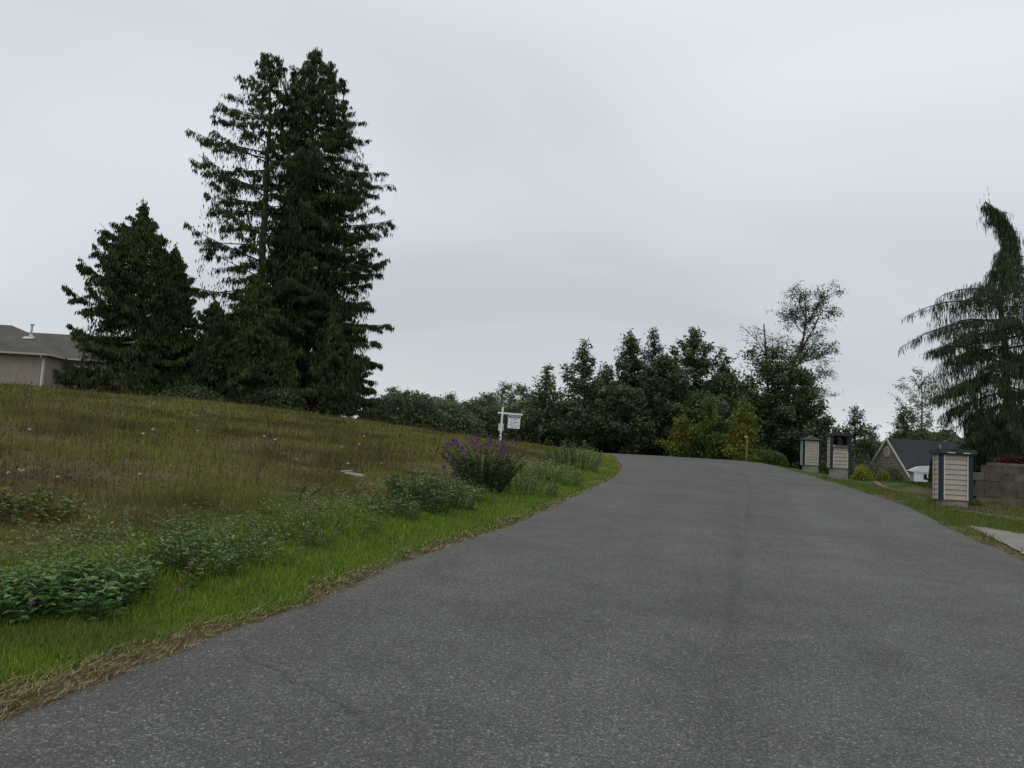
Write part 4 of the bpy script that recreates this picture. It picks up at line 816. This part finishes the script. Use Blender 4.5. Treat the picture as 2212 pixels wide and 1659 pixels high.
# ------------------------------------------------------------------ mailbox pillars
def pillar(u, v, y, rot, label, style, Wp=.72, D=.52, Hs=1.12):
    p = at(u, v, y); g = gz(p[0], y); zb = p[2]
    root = empty('mailbox_pillar', (p[0], y, zb), label, 'mailbox pillar', 'siding clad mailbox pillars', rotz=math.radians(rot))
    bh = .2
    m = local(); m.box((0, 0, (bh-.5)/2), (Wp-.12, D-.10, bh+.5)); m.build('plinth', MAT['concrete'], root)
    cb_ = .085; nb = 9; ex = Hs/nb; open_top = .36 if style == 'open' else 0
    m = local(); core_h = Hs-open_top
    m.box((0, 0, bh+core_h/2), (Wp-.06, D-.06, core_h-.004), tint=(1, 1, 1))
    for q in range(nb):
        z0 = bh+q*ex
        if z0+ex > bh+core_h+.01 and style == 'open':
            front = False
        else: front = True
        # wedge shaped lap boards on each face
        def lap(ax, sgn, half, off, z0_=z0, ze_=z0+ex):
            a = off; t1, t2 = .026, .008; z0 = z0_+.016
            if ax == 'x': V = [(-half, sgn*(a+t1), z0), (half, sgn*(a+t1), z0), (half, sgn*(a+t2), ze_), (-half, sgn*(a+t2), ze_), (-half, sgn*(a-.01), z0), (half, sgn*(a-.01), z0), (half, sgn*(a-.01), ze_), (-half, sgn*(a-.01), ze_)]
            else: V = [(sgn*(a+t1), -half, z0), (sgn*(a+t1), half, z0), (sgn*(a+t2), half, ze_), (sgn*(a+t2), -half, ze_), (sgn*(a-.01), -half, z0), (sgn*(a-.01), half, z0), (sgn*(a-.01), half, ze_), (sgn*(a-.01), -half, ze_)]
            m.add(V, [[0, 1, 2, 3], [4, 7, 6, 5], [0, 4, 5, 1], [3, 2, 6, 7], [0, 3, 7, 4], [1, 5, 6, 2]])
        if front: lap('x', -1, Wp/2-cb_, D/2-.03)
        lap('x', 1, Wp/2-cb_, D/2-.03); lap('y', -1, D/2-.06, Wp/2-.03); lap('y', 1, D/2-.06, Wp/2-.03)
    m.build('siding', MAT['siding'], root)
    for sx in (-1, 1):
        for sy in (-1, 1):
            m = local(); m.box((sx*(Wp/2-cb_/2+.005), sy*(D/2+.004), bh+Hs/2), (cb_, .035, Hs+.02)); m.box((sx*(Wp/2+.008), sy*(D/2-.028), bh+Hs/2), (.030, .10 if sx > 0 else .045, Hs+.018)); m.build('corner_board', MAT['navy'], root)
    m = local()
    th = Hs if style != 'open' else Hs*.5
    for sx in (-1, 1): m.box((sx*(Wp/2-cb_-.006), -(D/2+.006), bh+th/2), (.026, .026, th-.01))
    m.box((-(Wp/2+.008), -(D/2-.075), bh+Hs/2), (.02, .02, Hs-.01)); m.box((-(Wp/2+.008), (D/2-.06), bh+Hs/2), (.02, .02, Hs-.01)); m.build('trim', MAT['white_trim'], root)
    zt = bh+Hs
    if style == 'flat':
        m = local(); m.box((0, 0, zt+.012), (Wp+.10, D+.12, .03)); m.box((.02, .0, zt+.072), (Wp+.16, D+.16, .085)); m.box((.03, .0, zt+.128), (Wp+.06, D+.06, .022)); m.build('cap', MAT['cap'], root)
        m = local(); m.box((-.13, -(D/2+.085), zt+.045), (.17, .012, .02)); m.box((.22, -(D/2+.085), zt+.045), (.15, .012, .022)); m.box((-.28, 0, zt+.19), (.01, .01, .10)); m.build('pale_strip', MAT['white_trim'], root)  # pale strips along the cap's front edge, thin stick on top
    elif style == 'peak':
        m = local(); m.box((0, 0, zt+.015), (Wp+.08, D+.10, .03)); a, b_, c_ = Wp/2+.09, D/2+.09, zt+.035
        m.add([(-a, -b_, c_), (a, -b_, c_), (a, b_, c_), (-a, b_, c_), (-.04, 0, c_+.19), (.04, 0, c_+.19)], [[0, 3, 2, 1], [0, 1, 5, 4], [3, 4, 5, 2]]); m.add([(-a, -b_, c_), (-a, b_, c_), (-.04, 0, c_+.19), (a, -b_, c_), (a, b_, c_), (.04, 0, c_+.19)], [[0, 2, 1], [3, 4, 5]]); m.build('cap', MAT['cap'], root)
        m = local(); m.box((-.06, -.12, zt+.20), (.20, .03, .012), rot=Matrix.Rotation(-.45, 3, 'Y')); m.build('pale_strip', MAT['metal'], root)  # pale metal strip standing in for a highlight on the cap
    else:
        m = local(); m.box((0, 0, zt+.02), (Wp+.14, D+.16, .05)); m.box((0, 0, zt+.07), (Wp+.10, D+.12, .05)); m.build('cap', MAT['cap'], root)
        zo = bh+core_h
        m = local(); m.box((0, -.01, zo+.012), (Wp-.07, D-.03, .024)); m.box((0, D/2-.045, zo+open_top/2), (Wp-.09, .02, open_top-.004)); m.build('niche', MAT['black'], root)
        mbx = local(); L_ = D-.16; r_ = .10
        a = np.linspace(0, PI, 9); prof_ = [(-r_, 0)]+[(-math.cos(q)*r_, .11+math.sin(q)*r_) for q in a]+[(r_, 0)]
        V = [(x_, -L_/2, z_+zo+.026) for x_, z_ in prof_]+[(x_, L_/2-.03, z_+zo+.026) for x_, z_ in prof_]; n_ = len(prof_)
        for q in range(n_): mbx.add([V[q], V[(q+1) % n_], V[n_+(q+1) % n_], V[n_+q]], [[0, 1, 2, 3]])
        mbx.add(V[:n_], [list(range(n_))]); mbx.build('mailbox', MAT['black'], root)
        m = local(); m.box((-.05, -(D/2-.03), zo+.27), (.14, .012, .05)); m.box((.0, -(D/2-.03), zo+.235), (.02, .01, .06)); m.build('flag', MAT['red'], root)
        m = local(); m.box((0, -(D/2+.012), zo-.045), (Wp-.17, .03, .10)); m.build('shelf_board', material('dark_brown_board', (.13, .105, .085), .8), root)  # board below the niche, darker brown than the siding
        m = local(); m.box((-Wp/2+.10, -(D/2+.032), zo-.03), (.045, .01, .07)); m.build('plate', MAT['metal'], root)
    return root
pillar(2056, 1098, 20.0, -10, 'nearest siding clad pillar with flat dark cap, in front of the block wall', 'flat')
pillar(1811, 1023, 30.5, -8, 'open fronted mailbox pillar with red flag in its dark niche', 'open', Wp=.70, Hs=1.22)
pillar(1750, 1015, 36.5, -8, 'farthest siding clad pillar with small peaked cap, left of the open fronted one', 'peak', Wp=.74)

# ------------------------------------------------------------------ retaining wall
w0 = empty('retaining_wall', (12.5, 21.8, gz(12.5, 21.6)), 'brown concrete block retaining wall behind the nearest pillar', 'wall'); mb = MB(); ang = math.atan(.06); Rm = Matrix.Rotation(ang, 3, 'Z')
zb = gz(13, 21.2)-.2
for row in range(6):
    x_ = 12.42+.22*(row % 2)
    if row == 0: x_ = 12.42
    if row == 5: x_ = 12.95
    while x_ < 30:
        L_ = rng.uniform(.42, .46); t_ = rng.uniform(.82, 1.18); zr_ = zb+row*.212+.0*(x_-12)
        mb.box((x_+L_/2, wall_y(x_+L_/2)-.02+rng.normal(0, .006), zr_+.1), (L_-.006, .28, .209), tint=(t_, t_*.97, t_*.92), rot=Rm); x_ += L_
mb.build('blocks', MAT['block'], w0)
mb = MB(); x_ = 13.2
while x_ < 30: L_ = .55; mb.box((x_+L_/2, wall_y(x_+L_/2)+.055, zb+6*.212+.035), (L_-.01, .34, .075), tint=(1.35, 1.4, 1.25), rot=Rm); x_ += L_
mb.build('cap_stones', MAT['block'], w0)
h = hit(2108, 1093); bush('rock_plant', 'low yellow green plant at the right foot of the nearest pillar', 'plant', h, .22, .18, .14, YG, 700, .03, stems=1)

# ------------------------------------------------------------------ house on the left
yf = 64.0
hb = empty('house', (at(60, 800, yf)[0], yf, gz(at(60, 800, yf)[0], yf)), 'taupe house with brown hip roof at the far left behind the meadow', 'house')
xc = at(98, 780, yf)[0]; ze = at(60, 763, yf)[2]; g0 = gz(xc, yf)-.8; xL = xc-16; yb = yf+2.8; xR = xc+16
def laps(mb, xa, xb, y, za, zb_, ex, depth=.02):
    z = za
    while z < zb_-.001:
        z2 = min(z+ex, zb_); mb.add([(xa, y-depth, z), (xb, y-depth, z), (xb, y-.004, z2), (xa, y-.004, z2), (xa, y, z), (xb, y, z)], [[0, 1, 2, 3], [0, 4, 5, 1]]); z = z2
mb = MB(); mb.box(((xL+xc)/2, yf+5, (g0+ze)/2), (xc-xL, 10, ze-g0)); laps(mb, xL, xc, yf-.001, g0, ze, .17)
mb.box(((xc+xR)/2, yb+4.5, (g0+ze)/2), (xR-xc-.01, 9, ze-g0)); laps(mb, xc+.02, xR, yb-.001, g0, ze, .17); mb.build('wall', MAT['house_siding'], hb)
# roofs: front wing hip, rear wing ridge
rt1 = at(27, 702, yf+5); rj = at(48, 718, yf+5.0); ov = .45
zr1 = at(10, 702, yf+4.6)[2]; mb = MB(); th = .12
xh = at(26, 702, yf+4.6)[0]
A = [(xL-ov, yf-ov, ze), (xc+ov, yf-ov, ze), (xh, yf+4.6, zr1), (xL-ov, yf+4.6, zr1), (xc+ov, yf+10, ze)]
def slab(P, t=th):
    n_ = len(P); P = np.array(P, float); V = np.vstack([P, P-[0, 0, t]]); mb.add(V, [list(range(n_))]); mb.add(V, [list(range(2*n_-1, n_-1, -1))])
    for q in range(n_): mb.add([V[q], V[(q+1) % n_], V[n_+(q+1) % n_], V[n_+q]], [[0, 3, 2, 1]])
slab([A[0], A[1], A[2], A[3]]); slab([A[1], A[4], A[2]])
zr2 = at(100, 720, yb+4.2)[2]
slab([(xh-4, yb-ov, ze+.015), (xR+ov, yb-ov, ze+.015), (xR+ov, yb+4.2, zr2), (xh-4, yb+4.2, zr2)]); slab([(xh-4, yb+4.21, zr2), (xR+ov, yb+4.21, zr2), (xR+ov, yb+9, ze), (xh-4, yb+9, ze)])
rf = mb.build('roof', MAT['shingle_brown'], hb)
mb = MB(); vx = at(65, 745, yf+2.4); zr_ = ze+(zr1-ze)*(2.4+ov)/(4.6+ov)
mb.tube(np.array([(vx[0], yf+2.4, zr_-.1), (vx[0], yf+2.4, zr_+.28)]), [.24, .12], 8); mb.tube(np.array([(vx[0]-.02, yf+2.4, zr_+.2), (vx[0], yf+2.4, zr_+1.05)]), .085, 8); mb.tube(np.array([(vx[0], yf+2.4, zr_+1.0), (vx[0], yf+2.4, zr_+1.03), (vx[0], yf+2.4, zr_+1.12), (vx[0], yf+2.4, zr_+1.15)]), [.05, .17, .17, .05], 8); mb.box((vx[0]-.1, yf+2.2, zr_-.06), (.85, .5, .05), rot=Matrix.Rotation(.45, 3, 'X')); mb.build('vent_pipe', MAT['metal'], rf)
mb = MB(); mb.box(((xL+xc+ov)/2, yf-ov-.07, ze-.07), (xc+ov-xL, .13, .15)); mb.box((xc+ov+.06, yf-ov+1.1, ze-.072), (.12, 2.3, .14)); mb.box(((xc+xR)/2+.4, yb-ov-.07, ze-.06), (xR-xc-.2, .13, .15)); mb.build('gutter', MAT['house_trim'], hb)
mb = MB(); mb.box(((xL+xc)/2, yf-ov/2, ze-.1), (xc-xL+ov, ov, .02)); mb.box(((xc+xR)/2+.3, yb-ov/2, ze-.1), (xR-xc-.5, ov, .02)); mb.build('soffit', MAT['house_trim'], hb)
mb = MB(); mb.tube(np.array([(xc-.15, yf-ov-.05, ze-.12), (xc-.15, yf-ov-.02, ze-.2), (xc-.12, yf-.08, ze-.45), (xc-.12, yf-.08, g0)]), .055, 6); mb.build('downspout', MAT['sign_white'], hb)
mb = MB(); mb.box((xc-.03, yf-.03, (g0+ze)/2-.1), (.12, .03, ze-g0-.25)); mb.build('corner_trim', MAT['house_trim'], hb)
wl = at(154, 797, yb); wb = at(154, 826, yb); win = MB(); wx0 = wl[0]; wz0 = wb[2]; ww, wh = 1.5, 1.35
win.box((wx0+ww/2, yb-.02, wz0), (ww+.12, .09, .10)); win.box((wx0+ww/2, yb-.02, wz0+wh), (ww+.12, .09, .10)); win.box((wx0, yb-.021, wz0+wh/2), (.10, .08, wh)); win.box((wx0+ww, yb-.021, wz0+wh/2), (.10, .08, wh)); win.box((wx0+ww/2, yb-.022, wz0+wh/2), (.05, .06, wh))
wf = win.build('window', MAT['sign_white'], hb); mb = MB(); mb.box((wx0+ww/2, yb-.012, wz0+wh/2), (ww-.1, .03, wh-.1)); mb.build('pane', MAT['glass'], wf)

# ------------------------------------------------------------------ gabled house on the right
yg = 62.0; ap = at(1915, 945, yg); th_ = math.radians(-25+42); rd = np.array([math.cos(th_), math.sin(th_), 0]); gd = np.array([-rd[1], rd[0], 0])   # ridge and gable directions
Wg = 6.4; pitch = 1.22; drop = Wg/2*pitch; gnd = gz(ap[0], yg)
g2 = empty('house', (ap[0], yg, gnd), 'brown sided gabled house with dark steep roof and oval vent, below the lawn', 'house')
ze2 = ap[2]-drop; Cg = np.array([ap[0], yg, 0]); mb = MB(); LR = 14
def G(s, t, z): return Cg+rd*s+gd*t+np.array([0, 0, z])
hw = Wg/2-.25; zw = ap[2]-hw*pitch-.12
mb.add([G(.15, -hw, gnd-1), G(.15, hw, gnd-1), G(.15, hw, zw), G(.15, 0, ap[2]-.14), G(.15, -hw, zw)], [[0, 1, 2, 3, 4][::-1]])
z = gnd
while z < ap[2]-.35:
    z2 = z+.2; w1 = min(hw, (ap[2]-.14-z)/pitch); w2 = min(hw, (ap[2]-.14-z2)/pitch)
    if w2 > 0: mb.add([G(.10, -w1, z), G(.10, w1, z), G(.145, w2, z2), G(.145, -w2, z2), G(.15, w1, z), G(.15, -w1, z)], [[3, 2, 1, 0], [0, 1, 4, 5]])
    z = z2
mb.add([G(.15, -hw, gnd-1), G(LR, -hw, gnd-1), G(LR, -hw, zw), G(.15, -hw, zw)], [[0, 1, 2, 3]]); mb.add([G(LR, -hw, gnd-1), G(LR, hw, gnd-1), G(LR, hw, zw), G(LR, 0, ap[2]-.14), G(LR, -hw, zw)], [[0, 1, 2, 3, 4]]); mb.build('wall', MAT['gable_siding'], g2)
mb = MB(); slab([G(0, -Wg/2, ze2), G(LR+.3, -Wg/2, ze2), G(LR+.3, 0, ap[2]), G(0, 0, ap[2])], .1); slab([G(0, .002, ap[2]), G(LR+.3, .002, ap[2]), G(LR+.3, Wg/2, ze2), G(0, Wg/2, ze2)], .1); mb.build('roof', MAT['shingle_dark'], g2)
mb = MB()
for sg_ in (-1, 1):
    a = [G(-.05, 0, ap[2]+.0), G(-.05, sg_*Wg/2, ze2), G(-.05, sg_*Wg/2, ze2-.2), G(-.05, 0, ap[2]-.23)]; b_ = [p_+rd*.06 for p_ in a]; V = np.array(a+b_); mb.add(V, [[0, 1, 2, 3], [7, 6, 5, 4], [0, 4, 5, 1], [3, 2, 6, 7]])
mb.build('rake_board', MAT['white_trim'], g2)
vent = MB(); cz = ap[2]-1.12; aa = np.linspace(0, 2*PI, 17)[:-1]; o_ = [G(.02, math.cos(q)*.30, cz+math.sin(q)*.40) for q in aa]; i_ = [G(.02, math.cos(q)*.23, cz+math.sin(q)*.33) for q in aa]; V = np.array(o_+i_+[p_+rd*.10 for p_ in o_]); 
vent.add(V, [[q, (q+1) % 16, 16+(q+1) % 16, 16+q] for q in range(16)]); vent.add(V, [[q, 32+q, 32+(q+1) % 16, (q+1) % 16] for q in range(16)])
for q in range(-3, 4):
    zz_ = cz+q*.085; wv = .23*math.sqrt(max(0, 1-(q*.085/.33)**2)); c0 = G(.27, 0, zz_); vent.add([G(.03, -wv, zz_-.02), G(.03, wv, zz_-.02), G(.08, wv, zz_+.03), G(.08, -wv, zz_+.03)], [[0, 1, 2, 3]])
vent.build('gable_vent', MAT['white_trim'], g2)

# ------------------------------------------------------------------ white camper seen over the lawn
yc = 50.0; pc = at(1970, 1010, yc); cx0 = pc[0]-.05; zt_ = at(1988, 1006, yc)[2]; gc = gz(pc[0]+2, yc); 
cp = empty('camper', (cx0+2.0, yc, gc), 'white camper with rounded overhanging front and dark side window, beyond the lawn', 'camper', rotz=math.radians(-20))
Hc = zt_-gc
def side(zb_pts, x0_, depth, mat, name, y0=-.9):
    m = local(); n_ = len(zb_pts); V = [(x_, y0, z_) for x_, z_ in zb_pts]+[(x_, y0+depth, z_) for x_, z_ in zb_pts]
    m.add(V, [list(range(n_-1, -1, -1))]); m.add(V, [list(range(n_, 2*n_))]); m.add(V, [[q, (q+1) % n_, n_+(q+1) % n_, n_+q] for q in range(n_)]); return m.build(name, mat, cp)
side([(-1.95, Hc-.34), (-1.92, Hc-.38), (-1.74, Hc-.42), (-1.74, .5), (3.2, .5), (3.2, Hc-.12), (3.1, Hc-.04), (2.8, Hc), (-1.15, Hc), (-1.4, Hc-.05), (-1.7, Hc-.20)], 0, 2.1, MAT['white_paint'], 'body')
for q in (-.9, 2.2):
    m = local()
    a = np.linspace(0, 2*PI, 21)[:-1]
    V = [(q+math.cos(b)*.36, y_, .36+math.sin(b)*.36) for y_ in (-.93, -.7) for b in a]
    m.add(V, [list(range(20))]); m.add(V, [list(range(20, 40))]); m.add(V, [[k_, (k_+1) % 20, 20+(k_+1) % 20, 20+k_] for k_ in range(20)])
    m.build('wheel', MAT['black'], cp)
m = local(); m.box((.7, -.905, Hc-.38), (4.8, .03, .035)); m.box((.7, -.905, Hc-.46), (4.8, .03, .03)); m.build('trim_stripe', MAT['metal'], cp)
m = local(); m.box((-.78, -.915, Hc-.68), (.85, .03, .32)); wn = m.build('window', MAT['glass'], cp); m = local(); m.box((-.98, -.935, Hc-.63), (.09, .01, .20)); m.box((-.80, -.935, Hc-.63), (.12, .01, .22)); m.build('curtain', MAT['white_paint'], wn)
print('BUILT', len(bpy.data.objects))
